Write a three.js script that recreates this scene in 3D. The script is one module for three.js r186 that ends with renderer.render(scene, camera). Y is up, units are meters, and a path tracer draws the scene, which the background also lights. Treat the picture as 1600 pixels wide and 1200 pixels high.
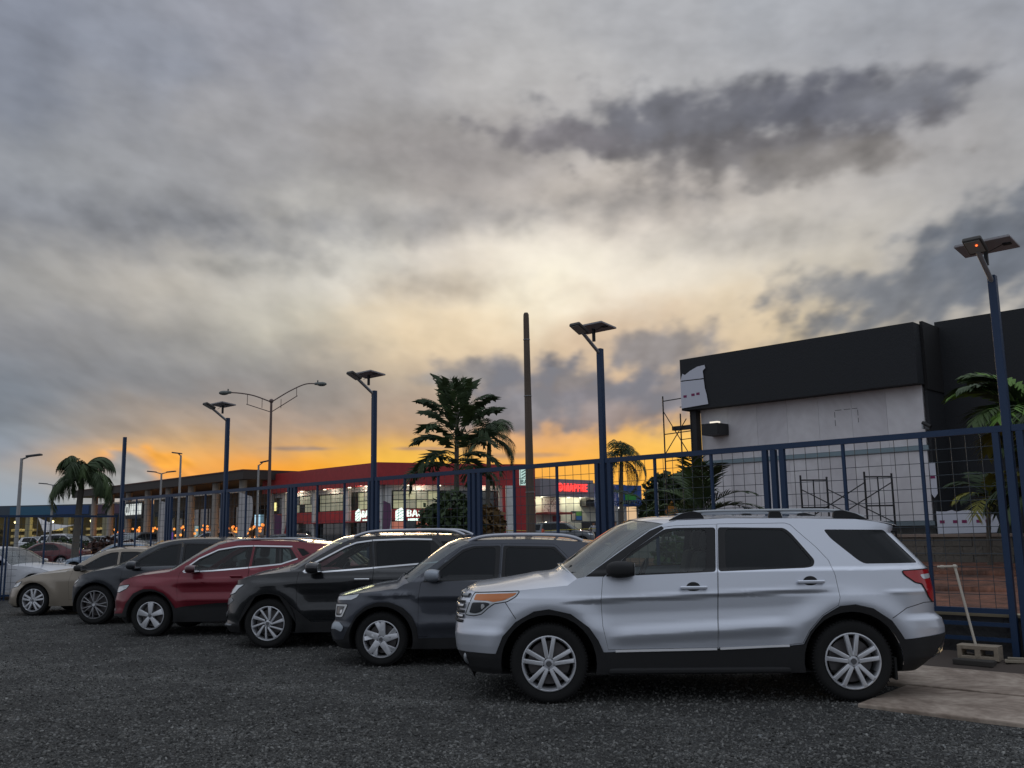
import * as THREE from 'three';
import { mergeGeometries, toCreasedNormals } from 'three/addons/utils/BufferGeometryUtils.js';
import { ImprovedNoise } from 'three/addons/math/ImprovedNoise.js';
import { RoundedBoxGeometry } from 'three/addons/geometries/RoundedBoxGeometry.js';
import { FontLoader } from 'three/addons/loaders/FontLoader.js';
import { TextGeometry } from 'three/addons/geometries/TextGeometry.js';
import { MarchingCubes } from 'three/addons/objects/MarchingCubes.js';

// ---------- camera, sky, sun, exposure ----------
const scene = new THREE.Scene();
const camera = new THREE.PerspectiveCamera(44.96, 4 / 3, 0.1, 2500);
camera.position.set(0, 1.62, 0);
camera.rotation.order = 'YXZ';
camera.rotation.set(THREE.MathUtils.degToRad(9.01), 0, THREE.MathUtils.degToRad(-0.9));
const renderer = new THREE.WebGLRenderer({ antialias: true });
renderer.setSize(1024, 768);
renderer.toneMapping = THREE.LinearToneMapping;
renderer.toneMappingExposure = 1.0;
renderer.shadowMap.enabled = true;

let seed = 7;
const rnd = () => { seed = (seed * 1664525 + 1013904223) >>> 0; return seed / 4294967296; };
const rr = (a, b) => a + (b - a) * rnd();
const clamp = (v, a = 0, b = 1) => Math.max(a, Math.min(b, v));
const sstep = (a, b, v) => { const t = clamp((v - a) / (b - a)); return t * t * (3 - 2 * t); };
const lerp = (a, b, t) => a + (b - a) * t;
const perlin = new ImprovedNoise();
function fbm(x, y, z, o = 5) { let s = 0, a = 0.5, n = 0; for (let i = 0; i < o; i++) { s += a * perlin.noise(x, y, z); n += a; a *= 0.55; x = x * 2.03 + 1.7; y = y * 2.03 + 9.2; z = z * 2.03 + 4.1; } return s / n; }
const s2l = (c) => c <= 0.04045 ? c / 12.92 : ((c + 0.055) / 1.055) ** 2.4;

// evening sky after sunset: azimuth (right of view axis), elevation, colour of the cloud or air there
const skyPoints = [[-30.6, 28.2, 134, 140, 154], [-23.7, 28.0, 143, 148, 160], [-16.2, 29.0, 152, 154, 163], [-8.1, 28.6, 165, 165, 169], [0.4, 29.4, 176, 176, 178], [8.8, 29.0, 173, 174, 178], [16.9, 28.2, 167, 170, 176], [24.3, 27.2, 156, 160, 168], [31.0, 26.4, 155, 159, 168], [-30.2, 23.5, 127, 133, 146], [-23.5, 23.6, 143, 146, 154], [-16.1, 24.5, 155, 155, 159], [-8.1, 26.1, 166, 165, 167], [-1.8, 26.3, 186, 184, 183], [2.4, 27.6, 190, 189, 189], [-30.0, 19.6, 144, 148, 155], [-28.0, 19.2, 161, 164, 169], [-23.3, 20.9, 156, 157, 160], [-16.0, 22.0, 166, 165, 166], [-8.0, 22.9, 157, 154, 152], [-3.1, 23.0, 143, 139, 139], [-0.2, 20.7, 165, 159, 155], [-29.8, 16.9, 124, 128, 138], [-23.2, 17.7, 131, 134, 140], [-15.9, 18.7, 139, 140, 144], [-10.0, 18.7, 146, 145, 146], [-3.9, 19.6, 188, 182, 178], [-29.6, 14.5, 169, 168, 164], [-24.8, 15.0, 187, 182, 174], [-19.5, 15.1, 201, 194, 182], [-16.2, 16.1, 168, 166, 162], [-13.9, 16.6, 220, 216, 207], [-11.2, 17.1, 233, 229, 219], [-8.0, 16.8, 231, 226, 214], [-1.9, 16.9, 244, 235, 223], [2.2, 17.6, 253, 244, 229], [0.1, 13.7, 255, 242, 212], [2.5, 15.3, 255, 249, 229], [-29.4, 11.8, 132, 134, 140], [-24.6, 11.5, 141, 141, 143], [-19.4, 12.2, 165, 162, 157], [-13.8, 12.4, 197, 192, 177], [-8.0, 13.0, 217, 206, 186], [-4.0, 14.9, 190, 178, 164], [-4.0, 12.6, 242, 221, 186], [-6.4, 11.2, 248, 221, 178], [-3.2, 11.0, 238, 212, 174], [-29.2, 8.3, 122, 130, 140], [-22.8, 8.7, 132, 134, 139], [-15.6, 9.3, 138, 137, 139], [-9.9, 9.4, 143, 139, 136], [-7.9, 8.3, 154, 144, 136], [-29.0, 4.9, 140, 152, 166], [-25.9, 5.3, 148, 154, 160], [-27.0, 2.8, 154, 166, 178], [-25.2, 3.5, 162, 162, 160], [-20.9, 6.2, 176, 154, 134], [-22.7, 6.8, 154, 147, 140], [-15.6, 7.0, 163, 149, 138], [-7.9, 7.1, 179, 156, 136], [-11.8, 8.2, 146, 140, 136], [-19.9, 6.3, 168, 152, 138], [-16.3, 6.3, 170, 152, 138], [-12.6, 6.4, 176, 154, 136], [-8.7, 6.2, 188, 160, 134], [-5.2, 6.4, 184, 158, 136], [-19.1, 5.4, 243, 187, 98], [-13.7, 5.5, 234, 176, 104], [-17.3, 4.4, 240, 162, 76], [-9.9, 5.1, 251, 184, 60], [-7.1, 4.8, 255, 202, 58], [-11.8, 4.2, 255, 174, 48], [-6.0, 5.5, 242, 178, 88], [-14.7, 3.8, 255, 162, 44], [-4.8, 4.7, 255, 192, 64], [-0.1, 5.5, 224, 168, 120], [3.9, 5.0, 255, 185, 80], [7.8, 4.9, 255, 192, 80], [1.9, 4.1, 255, 178, 74], [5.8, 3.8, 255, 184, 74], [9.7, 5.2, 255, 207, 96], [10.8, 4.0, 255, 184, 76], [6.3, 18.6, 228, 218, 204], [8.2, 15.8, 248, 240, 225], [12.2, 15.6, 231, 223, 208], [14.2, 18.0, 213, 206, 196], [18.2, 19.5, 191, 186, 181], [23.5, 17.7, 188, 185, 181], [28.7, 19.6, 168, 167, 168], [30.6, 22.6, 159, 161, 165], [27.5, 24.6, 162, 161, 164], [14.0, 13.5, 235, 221, 197], [12.0, 12.5, 229, 206, 174], [6.1, 12.4, 215, 194, 172], [15.8, 11.5, 211, 188, 151], [19.1, 16.4, 196, 191, 182], [16.0, 16.0, 218, 211, 198], [21.4, 14.0, 200, 190, 173], [25.0, 15.0, 173, 171, 169], [29.4, 16.8, 168, 167, 167], [28.3, 12.1, 181, 177, 171], [24.7, 12.2, 190, 182, 170], [19.5, 11.9, 208, 191, 158], [2.3, 24.2, 182, 178, 177], [6.5, 24.6, 185, 183, 183], [12.6, 23.7, 182, 180, 180], [18.4, 23.4, 175, 174, 175], [24.0, 23.9, 163, 163, 167], [0.2, 23.0, 160, 155, 152], [10.4, 20.6, 194, 186, 180], [6.4, 21.4, 185, 179, 173], [13.6, 21.1, 181, 175, 171], [18.3, 21.3, 181, 177, 173], [23.8, 21.2, 168, 165, 165], [4.3, 19.8, 207, 198, 191], [9.2, 19.6, 192, 184, 177], [14.3, 19.2, 207, 199, 191], [19.8, 26.0, 165, 166, 171], [8.7, 26.6, 183, 183, 185], [14.7, 26.0, 170, 171, 175], [26.6, 22.1, 161, 159, 160], [27.0, 18.9, 173, 171, 170], [-2.0, 10.2, 212, 189, 163], [1.2, 10.6, 222, 201, 171], [4.8, 10.1, 215, 186, 154], [8.0, 10.4, 207, 182, 155], [11.1, 10.2, 208, 187, 160], [-2.0, 8.2, 181, 161, 147], [2.0, 7.4, 192, 166, 144], [5.9, 7.3, 200, 166, 136], [9.1, 8.0, 208, 172, 128], [-4.0, 9.1, 163, 154, 146], [-4.0, 6.7, 192, 160, 132], [0.8, 6.2, 220, 172, 128], [7.9, 6.5, 239, 180, 104], [3.9, 6.2, 234, 176, 112], [-1.6, 6.3, 200, 161, 132], [-21.7, 4.5, 255, 184, 88], [-21.2, 3.8, 245, 180, 100], [-20.3, 4.1, 255, 176, 72], [-23.9, 4.5, 216, 172, 120], [-22.6, 4.5, 236, 180, 104], [-22.5, 3.4, 220, 168, 112], [-19.4, 3.4, 232, 164, 92], [-24.2, 3.6, 163, 160, 156]]
  .map(([a, e, r, g, b]) => [a, e, s2l(r / 255), s2l(g / 255), s2l(b / 255)]);
// clouds: azimuth, elevation, half sizes, tilt, colour
const skyClouds = [[11.8,24.2,10.28,1.90,0, 95, 97, 107, 0.5, 0.86], [21.8,23.7,5.53,1.58,0, 103, 105, 115, 0.5, 0.86], [24.7,24.1,3.56,0.87,-6, 124, 126, 134, 0.5, 0.86], [14.5,22.0,8.70,1.34,0, 111, 109, 112, 0.5, 0.86], [8.8,20.2,5.14,1.19,0, 149, 143, 139, 1.3, 0.62], [3.2,23.8,3.95,1.19,6, 125, 122, 127, 0.5, 0.86], [19.8,20.9,5.14,1.03,0, 139, 135, 133, 0.5, 0.86], [25.8,13.5,7.91,2.37,-14, 110, 116, 126, 0.5, 0.86], [29.2,14.9,4.74,2.77,-10, 108, 114, 124, 0.5, 0.86], [20.0,13.6,3.75,1.42,0, 123, 126, 132, 0.5, 0.86], [15.4,17.4,4.35,1.03,0, 169, 166, 163, 1.3, 0.62], [-0.8,9.8,3.95,0.95,0, 127, 128, 136, 0.42, 0.8], [2.4,8.9,5.93,1.34,0, 121, 123, 133, 0.42, 0.8], [9.2,10.5,3.75,1.42,-8, 127, 128, 136, 0.42, 0.8], [4.7,7.3,7.51,1.34,0, 134, 131, 138, 0.42, 0.8], [9.5,8.5,3.56,1.34,0, 130, 130, 138, 0.42, 0.8], [-4.0,9.4,2.37,0.55,0, 150, 146, 144, 0.42, 0.8], [-0.0,7.4,3.56,1.19,0, 138, 136, 141, 0.42, 0.8], [-21.4,4.0,0.47,1.19,-10, 255, 176, 80, 0.3, 0.9], [-22.6,4.7,1.34,0.32,0, 255, 182, 88, 0.3, 0.9], [-23.7,4.2,0.55,0.47,20, 248, 172, 88, 0.3, 0.9], [-20.2,4.2,1.34,0.55,12, 255, 176, 72, 0.3, 0.9], [-19.4,3.5,1.58,0.47,0, 240, 164, 80, 0.3, 0.9], [-22.8,3.5,1.66,1.34,0, 157, 156, 156, 0.3, 0.9], [-22.3,3.1,1.42,1.34,0, 159, 158, 157, 0.3, 0.9], [-24.1,2.7,2.37,0.87,0, 162, 163, 162, 0.3, 0.9], [-19.7,2.9,1.58,0.40,0, 176, 156, 138, 0.3, 0.9], [-9.6,18.7,13.04,0.95,-3, 136, 137, 141, 1.3, 0.62], [-24.9,17.4,9.49,1.19,2, 124, 128, 137, 1.3, 0.62], [-3.9,23.1,5.53,0.95,4, 142, 138, 138, 1.3, 0.62], [-16.2,15.9,2.96,0.40,0, 153, 152, 148, 1.3, 0.62], [-4.4,14.9,3.56,0.71,0, 176, 166, 153, 1.3, 0.62], [-12.9,5.1,1.98,0.12,0, 160, 140, 128, 0.42, 0.8], [0.7,4.6,2.37,0.16,0, 192, 154, 120, 0.42, 0.8], [-5.6,5.1,1.58,0.12,0, 176, 144, 122, 0.42, 0.8]]
  .map(([a, e, ra, re, t, r, g, b, so, op]) => [a, e, ra, re, Math.cos(t * 0.01745), Math.sin(t * 0.01745), s2l(r / 255), s2l(g / 255), s2l(b / 255), so, op]);
function skyAt(az, el, out) {
  const A = az * Math.PI / 180, E = el * Math.PI / 180;
  const dx = Math.cos(E) * Math.sin(A), dy = Math.sin(E), dz = -Math.cos(E) * Math.cos(A);
  // overcast beyond the clouds in view: grey-blue veil, warmer and brighter near the western horizon
  const n1 = fbm(dx * 2.2 + 5, dy * 5.5, dz * 2.2, 5), n2 = fbm(dx * 6 + 2, dy * 15, dz * 6 + 8, 4);
  const west = Math.exp(-((az / 55) ** 2)), low = Math.exp(-el / 9);
  let k = lerp(0.33, 0.68, sstep(4, 62, el)) * (1 + 0.6 * n1 + 0.25 * n2);  // unseen sky overhead is brightened to lift the light on cars and walls
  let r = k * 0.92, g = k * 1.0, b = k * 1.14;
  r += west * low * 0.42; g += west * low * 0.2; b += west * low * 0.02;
  const wf = (1 - sstep(28, 50, Math.abs(az))) * (1 - sstep(27, 48, el));
  if (wf > 0) {
    // ragged edges: the lookup is shifted by noise that is finer toward the horizon
    const fine = 1 + 1.4 * Math.exp(-el / 7), amp = lerp(0.3, 1.5, sstep(2, 14, el));
    const X = az * 0.11 * fine, Y = el * 0.24 * fine;
    const wx = fbm(X * 1.6, Y * 1.6, 3.3, 6), wy = fbm(X * 1.6 + 31, Y * 1.6 + 17, 7.7, 6);
    const a2 = az + amp * 2.2 * wx, e2 = el + amp * 1.3 * wy;
    let sw = 0, sr = 0, sg = 0, sb = 0;
    for (const p of skyPoints) {
      const h = sstep(3.5, 11, p[1]), da = (p[0] - a2) / lerp(2.6, 3.3, h), de = (p[1] - e2) / lerp(0.62, 2.0, h), d2 = da * da + de * de;
      const w = Math.exp(-d2 * 0.7) + 1.5e-3 / (1 + d2 * d2);
      sw += w; sr += w * p[2]; sg += w * p[3]; sb += w * p[4];
    }
    sr /= sw; sg /= sw; sb /= sw;
    const d1 = fbm(X * 3.6 + 50, Y * 2.7 + X * 0.4, 1.1, 7), streak = fbm(X * 1.3 + 3, Y * 3.2 + X * 0.8, 9.1, 6);
    const lum0 = 0.3 * sr + 0.6 * sg + 0.1 * sb, m0 = 1 + (0.29 * d1 + 0.15 * streak) * sstep(1.5, 6, el) * clamp(1.3 - lum0, 0.5, 1);
    sr *= m0; sg *= m0; sb *= m0;
    const n4 = fbm(X * 4.4 + 7, Y * 3.0 + 2, 2.2, 7), n5 = fbm(X * 1.3 + 70, Y * 1.5 + 21, 6.1, 6);
    for (const q of skyClouds) {
      const ua = az - q[0], ue = el - q[1]; if (Math.abs(ua) > q[2] * 2.2 + 1 || Math.abs(ue) > q[3] * 2.4 + q[2] * 0.5 + 0.6) continue;
      const la = (ua * q[4] - ue * q[5]) / q[2], le = (ue * q[4] + ua * q[5]) / q[3], dd = Math.sqrt(la * la + le * le);
      const soft = q[9], cov = sstep(-soft, soft, 1 - dd + (1.15 * n4 + 0.7 * n5) * (q[2] < 2.5 ? 0.55 : 1)) * q[10], cm = 1 + 0.5 * d1 + 0.35 * n4 * -1;
      sr = lerp(sr, q[6] * cm, cov); sg = lerp(sg, q[7] * cm, cov); sb = lerp(sb, q[8] * cm, cov);
    }
    r = lerp(r, sr, wf); g = lerp(g, sg, wf); b = lerp(b, sb, wf);
  }
  out[0] = Math.max(0.02, r); out[1] = Math.max(0.02, g); out[2] = Math.max(0.015, b);
}
{
  const w = 2048, h = 2048, data = new Float32Array(w * h * 4), c = [0, 0, 0];
  const coarse = 8;
  for (let j = 0; j < h; j++) {
    const el = ((j + 0.5) / h - 0.5) * 180;
    for (let i = 0; i < w; i++) {
      let az = ((i + 0.5) / w - 0.5) * 360 + 90; if (az > 180) az -= 360;
      const o = (j * w + i) * 4;
      if (el < -0.4) { data[o] = 0.12; data[o + 1] = 0.115; data[o + 2] = 0.11; }
      else {
        const inView = Math.abs(az) < 52 && el < 50;
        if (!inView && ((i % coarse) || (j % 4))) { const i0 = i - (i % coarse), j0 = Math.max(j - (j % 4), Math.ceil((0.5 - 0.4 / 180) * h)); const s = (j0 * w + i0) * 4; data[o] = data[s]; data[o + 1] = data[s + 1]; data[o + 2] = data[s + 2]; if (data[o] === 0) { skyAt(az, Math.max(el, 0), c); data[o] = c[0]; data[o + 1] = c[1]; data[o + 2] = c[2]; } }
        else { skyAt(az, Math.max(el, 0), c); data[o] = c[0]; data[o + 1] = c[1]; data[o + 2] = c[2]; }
      }
      data[o + 3] = 1;
    }
  }
  const sky = new THREE.DataTexture(data, w, h, THREE.RGBAFormat, THREE.FloatType);
  sky.mapping = THREE.EquirectangularReflectionMapping; sky.magFilter = THREE.LinearFilter; sky.minFilter = THREE.LinearFilter; sky.needsUpdate = true;
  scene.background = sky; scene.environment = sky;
}
// the sun has just gone behind the horizon clouds: a weak, very soft warm light from the glow
const sun = new THREE.DirectionalLight(new THREE.Color(1, 0.72, 0.42), 0.5);
sun.position.set(-17, 9, -100); sun.target.position.set(0, 0, 0);
sun.castShadow = true; sun.shadow.radius = 24; sun.shadow.mapSize.set(2048, 2048);
Object.assign(sun.shadow.camera, { left: -70, right: 70, top: 50, bottom: -40, near: 1, far: 260 });
scene.add(sun, sun.target);
// ---------- helpers ----------
const taken = {};
function numbered(name) { const n = taken[name] = (taken[name] ?? -1) + 1; return n ? `${name}_${String(n).padStart(3, '0')}` : name; }
function thing(name, label, category, pos = [0, 0, 0], turn = 0, group, kind) {
  const o = new THREE.Group(); o.name = numbered(name); o.position.set(...pos); o.rotation.y = turn;
  o.userData = { label, category }; if (group) o.userData.group = group; if (kind) o.userData.kind = kind;
  scene.add(o); return o;
}
function part(name, geo, mat, parent, label) {
  const g = Array.isArray(geo) ? merge(geo) : geo;
  const m = new THREE.Mesh(g, mat); m.name = name; m.castShadow = m.receiveShadow = true; if (label) m.userData.label = label;
  parent.add(m); return m;
}
function sub(name, parent) { const g = new THREE.Group(); g.name = name; parent.add(g); return g; }
function solo(name, geo, mat, label, category, group) {
  const m = part(numbered(name), geo, mat, scene); m.userData = { label, category }; if (group) m.userData.group = group; return m;
}
function struct(name, geo, mat, label, parent = scene) { const m = part(parent === scene ? numbered(name) : name, geo, mat, parent); m.userData.kind = 'structure'; if (label) m.userData.label = label; return m; }
function copyOf(o, pos, turn, label) { const c = o.clone(); c.name = numbered(o.name.replace(/_\d{3}$/, '')); c.userData = { ...o.userData, label: label ?? o.userData.label }; c.position.set(...pos); c.rotation.y = turn; scene.add(c); return c; }
function merge(list) {
  const a = list.filter(Boolean).map((g) => { const k = g.index ? g.toNonIndexed() : g; for (const n of Object.keys(k.attributes)) if (!['position', 'normal', 'uv'].includes(n)) k.deleteAttribute(n); if (!k.attributes.uv) k.setAttribute('uv', new THREE.BufferAttribute(new Float32Array(k.attributes.position.count * 2), 2)); if (!k.attributes.normal) k.computeVertexNormals(); return k; });
  return a.length === 1 ? a[0] : mergeGeometries(a);
}
// box by its limits; uv in metres
function bx(x0, x1, y0, y1, z0, z1) {
  const g = new THREE.BoxGeometry(x1 - x0, y1 - y0, z1 - z0); g.translate((x0 + x1) / 2, (y0 + y1) / 2, (z0 + z1) / 2);
  const p = g.attributes.position, n = g.attributes.normal, uv = g.attributes.uv;
  for (let i = 0; i < p.count; i++) { const ax = Math.abs(n.getX(i)), ay = Math.abs(n.getY(i)); uv.setXY(i, ax > 0.5 ? p.getZ(i) : p.getX(i), ay > 0.5 ? p.getZ(i) : p.getY(i)); }
  return g;
}
function rbx(x0, x1, y0, y1, z0, z1, r = 0.02, seg = 2) { const g = new RoundedBoxGeometry(x1 - x0, y1 - y0, z1 - z0, seg, Math.min(r, (x1 - x0) / 2.1, (y1 - y0) / 2.1, (z1 - z0) / 2.1)); g.translate((x0 + x1) / 2, (y0 + y1) / 2, (z0 + z1) / 2); return g; }
const V3 = (a) => a.isVector3 ? a : new THREE.Vector3(...a);
function rod(a, b, r0, r1 = r0, n = 8) {
  a = V3(a); b = V3(b); const d = b.clone().sub(a), g = new THREE.CylinderGeometry(r1, r0, d.length(), n);
  g.applyQuaternion(new THREE.Quaternion().setFromUnitVectors(new THREE.Vector3(0, 1, 0), d.normalize())); g.translate((a.x + b.x) / 2, (a.y + b.y) / 2, (a.z + b.z) / 2); return g;
}
// square bar between two points
function bar(a, b, w, h = w) {
  a = V3(a); b = V3(b); const d = b.clone().sub(a), L = d.length(), g = new THREE.BoxGeometry(w, h, L);
  const m = new THREE.Matrix4().lookAt(a, b, Math.abs(d.y) > 0.95 * L ? new THREE.Vector3(0, 0, 1) : new THREE.Vector3(0, 1, 0)); g.applyMatrix4(m); g.translate((a.x + b.x) / 2, (a.y + b.y) / 2, (a.z + b.z) / 2); return g;
}
function tube(pts, r, n = 40, m = 8) { return new THREE.TubeGeometry(new THREE.CatmullRomCurve3(pts.map(V3)), n, r, m); }
function lathe(pts, n = 48) { return new THREE.LatheGeometry(pts.map(([x, y]) => new THREE.Vector2(x, y)), n); }
function prism(pts, depth, bevel = 0) { const g = new THREE.ExtrudeGeometry(new THREE.Shape(pts.map(([x, y]) => new THREE.Vector2(x, y))), { depth, bevelEnabled: bevel > 0, bevelSize: bevel, bevelThickness: bevel, bevelSegments: 2, bevelOffset: -bevel }); return g; }
const moved = (g, x, y, z) => g.translate(x, y, z);

// ---------- procedural textures and materials ----------
function noiseTex(n, fn, srgb = true) {
  const d = new Uint8Array(n * n * 4), c = [0, 0, 0];
  for (let j = 0; j < n; j++) for (let i = 0; i < n; i++) { fn(i / n, j / n, c); const o = (j * n + i) * 4; d[o] = clamp(c[0]) * 255; d[o + 1] = clamp(c[1]) * 255; d[o + 2] = clamp(c[2]) * 255; d[o + 3] = 255; }
  const t = new THREE.DataTexture(d, n, n, THREE.RGBAFormat); t.wrapS = t.wrapT = THREE.RepeatWrapping; t.magFilter = THREE.LinearFilter; t.minFilter = THREE.LinearMipmapLinearFilter; t.generateMipmaps = true;
  if (srgb) t.colorSpace = THREE.SRGBColorSpace; t.needsUpdate = true; return t;
}
// tileable noise: points on a torus
function tile(u, v, f, o, s = 0) { const a = u * 6.2832, b = v * 6.2832, R = f / 6.2832; return fbm(Math.cos(a) * R + 40 + s, Math.sin(a) * R + Math.cos(b) * R * 0.73 + 40, Math.sin(b) * R + 40 + s * 1.7, o); }
function patchy(n, base, dark, f, o, amt = 1, s = 0) { return noiseTex(n, (u, v, c) => { const t = clamp(0.5 + amt * (tile(u, v, f, o, s) * 0.9 + tile(u, v, f * 7, 3, s + 9) * 0.45)); for (let k = 0; k < 3; k++) c[k] = lerp(dark[k], base[k], t); }); }
function bumpTex(n, f, o, s = 0) { return noiseTex(n, (u, v, c) => { c[0] = c[1] = c[2] = clamp(0.5 + 0.9 * tile(u, v, f, o, s)); }, false); }
const rep = (t, x, y = x) => { const k = t.clone(); k.repeat.set(x, y); k.needsUpdate = true; return k; };
const lin = (r, g, b) => new THREE.Color().setRGB(r, g, b);
const std = (color, roughness = 0.7, metalness = 0, extra = {}) => new THREE.MeshStandardMaterial({ color: Array.isArray(color) ? lin(...color) : new THREE.Color(color), roughness, metalness, ...extra });
const phys = (color, roughness, metalness, extra = {}) => new THREE.MeshPhysicalMaterial({ color: Array.isArray(color) ? lin(...color) : new THREE.Color(color), roughness, metalness, ...extra });
const glow = (color, k = 1) => { const c = Array.isArray(color) ? lin(...color) : new THREE.Color(color); return new THREE.MeshStandardMaterial({ color: lin(0.2, 0.2, 0.2), emissive: c, emissiveIntensity: k, roughness: 0.6 }); };
const bumpFine = bumpTex(256, 40, 4, 3), bumpCoarse = bumpTex(256, 10, 5, 6);
const orangePeel = rep(bumpFine, 3, 3);
const M = {
  fence: std([0.014, 0.038, 0.092], 0.42, 0.1, { bumpMap: rep(bumpFine, 4), bumpScale: 0.0008 }),
  wire: std([0.06, 0.075, 0.09], 0.5, 0.6),
  galv: std([0.36, 0.38, 0.4], 0.45, 0.7), darkSteel: std([0.03, 0.03, 0.033], 0.5, 0.4), steelGrey: std([0.2, 0.2, 0.2], 0.55, 0.5),
  black: std([0.012, 0.012, 0.013], 0.6), rubber: std([0.011, 0.011, 0.011], 0.92, 0, { bumpMap: rep(bumpFine, 6), bumpScale: 0.001 }),
  plastic: std([0.013, 0.013, 0.014], 0.75, 0, { bumpMap: rep(bumpFine, 10), bumpScale: 0.0006 }),
  chrome: std([0.75, 0.76, 0.78], 0.18, 1), alloy: std([0.7, 0.71, 0.74], 0.36, 0.55), chromeSheen: std([0.85, 0.85, 0.86], 0.3, 0.05), alloyDark: std([0.2, 0.2, 0.21], 0.35, 0.8), disc: std([0.16, 0.15, 0.15], 0.5, 0.8),
  white: std([0.74, 0.74, 0.73], 0.6), seat: std([0.04, 0.04, 0.042], 0.9), liner: std([0.01, 0.01, 0.01], 0.95),
};
// ---------- ground ----------
// the lot's fence runs from near right to far left; fence frame: u along it (towards the camera side), v from it into the lot
const FO = new THREE.Vector3(5.8, 0, -10.85), FU = new THREE.Vector3(0.7206, 0, 0.6933), FN = new THREE.Vector3(-0.6933, 0, 0.7206);
const fp = (u, y, v) => [FO.x + FU.x * u + FN.x * v, y, FO.z + FU.z * u + FN.z * v];
const fenceTurn = Math.atan2(-FU.z, FU.x), fenceMat = new THREE.Matrix4().makeRotationY(fenceTurn).setPosition(FO);   // local x = u, z = v
const FB = (...a) => bx(...a).applyMatrix4(fenceMat);
{
  const asphalt = noiseTex(512, (u, v, c) => { const t = 0.30 + 0.10 * tile(u, v, 6, 5) + 0.12 * tile(u, v, 160, 2, 3); c[0] = t; c[1] = t; c[2] = t * 1.02; });
  const g = new THREE.PlaneGeometry(1600, 1600); g.rotateX(-Math.PI / 2); const uv = g.attributes.uv; for (let i = 0; i < uv.count; i++) uv.setXY(i, uv.getX(i) * 200, uv.getY(i) * 200); g.translate(0, -0.012, 0);
  struct('ground', g, std([1, 1, 1], 0.92, 0, { map: asphalt, bumpMap: rep(bumpFine, 3), bumpScale: 0.004 }), 'dark asphalt of the car park beyond the fence');
  // gravel of the lot
  const cells = []; for (let i = 0; i < 5200; i++) cells.push([rnd(), rnd(), 0.55 + 0.9 * rnd() ** 2, rr(-0.02, 0.02)]);
  const G = 72, grid = Array.from({ length: G * G }, () => []); for (const c of cells) grid[Math.floor(c[1] * G) * G + Math.floor(c[0] * G)].push(c);
  const near = (u, v) => { let b = 9, b2 = 9, bc = cells[0]; const iu = Math.floor(u * G), iv = Math.floor(v * G); for (let a = -1; a <= 1; a++) for (let e = -1; e <= 1; e++) for (const c of grid[((iv + e + G) % G) * G + (iu + a + G) % G]) { let dx = Math.abs(u - c[0]), dy = Math.abs(v - c[1]); dx = Math.min(dx, 1 - dx); dy = Math.min(dy, 1 - dy); const d = dx * dx + dy * dy; if (d < b) { b2 = b; b = d; bc = c; } else if (d < b2) b2 = d; } return [Math.sqrt(b2) - Math.sqrt(b), bc]; };
  const hgt = new Float32Array(1024 * 1024);
  const gravel = noiseTex(1024, (u, v, c) => { const [e, k] = near(u, v), edge = sstep(0, 0.006, e), big = 1 + 0.35 * tile(u, v, 5, 4, 2); hgt[Math.min(1048575, Math.floor(v * 1024) * 1024 + Math.floor(u * 1024))] = edge * (0.5 + 0.5 * k[2] / 1.45); const t = (0.16 + 0.23 * k[2] * edge) * big + 0.05 * tile(u, v, 200, 2, 7); c[0] = t * (1 + k[3]); c[1] = t * (1 + k[3] * 0.2); c[2] = t * (1.0 - k[3]); });
  const gb = noiseTex(1024, (u, v, c) => { c[0] = c[1] = c[2] = hgt[Math.min(1048575, Math.floor(v * 1024) * 1024 + Math.floor(u * 1024))]; }, false);
  const NU = 300, NV = 210, pg = new THREE.PlaneGeometry(62, 44, NU, NV); pg.rotateX(-Math.PI / 2); pg.translate(7, 0, 22.02);
  const p = pg.attributes.position, u2 = pg.attributes.uv, col = new Float32Array(p.count * 3);
  for (let i = 0; i < p.count; i++) {
    const x = p.getX(i), z = p.getZ(i); u2.setXY(i, x / 1.7, z / 1.7);
    const q = fp(x, 0, z), wx = q[0], wz = q[2];
    p.setY(i, 0.012 * fbm(wx * 0.6, 0.3, wz * 0.6, 3));
    // pale dusty wheel tracks in the driving lane, dark damp patches: blotches with their own outline
    const lane = Math.exp(-(((z - 9.4 + 0.5 * fbm(x * 0.2, 1, 0, 2)) / 0.55) ** 2)), lane2 = Math.exp(-(((z - 12.6 + 0.6 * fbm(x * 0.15, 4, 0, 2)) / 0.5) ** 2));
    const sx = (wx + 6.2) * 0.886 + (wz + 12.2) * 0.464, sd = -(wx + 6.2) * 0.464 + (wz + 12.2) * 0.886 + 0.25 * fbm(sx * 0.5, 6, 0, 2), streakL = Math.exp(-((sd / 0.2) ** 2)) * clamp(0.5 + 1.6 * fbm(sx * 0.7, 3, 1, 3));
    const t = 0.86 + 1.1 * streakL + 0.95 * fbm(wx * 0.45, 5, wz * 0.45, 4) + 0.7 * fbm(wx * 1.9, 8, wz * 1.9, 3) + (0.25 * lane + 0.2 * lane2) * clamp(0.7 + 1.4 * fbm(wx * 1.1, 2, wz * 1.1, 3));
    col[i * 3] = t; col[i * 3 + 1] = t * 0.995; col[i * 3 + 2] = t * 0.93;
  }
  pg.setAttribute('color', new THREE.BufferAttribute(col, 3)); pg.computeVertexNormals(); pg.applyMatrix4(fenceMat);
  struct('gravel_lot', pg, std([1, 1, 1], 0.95, 0, { map: gravel, bumpMap: gb, bumpScale: 0.012, vertexColors: true }), 'dark grey crushed gravel of the car lot');
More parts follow.
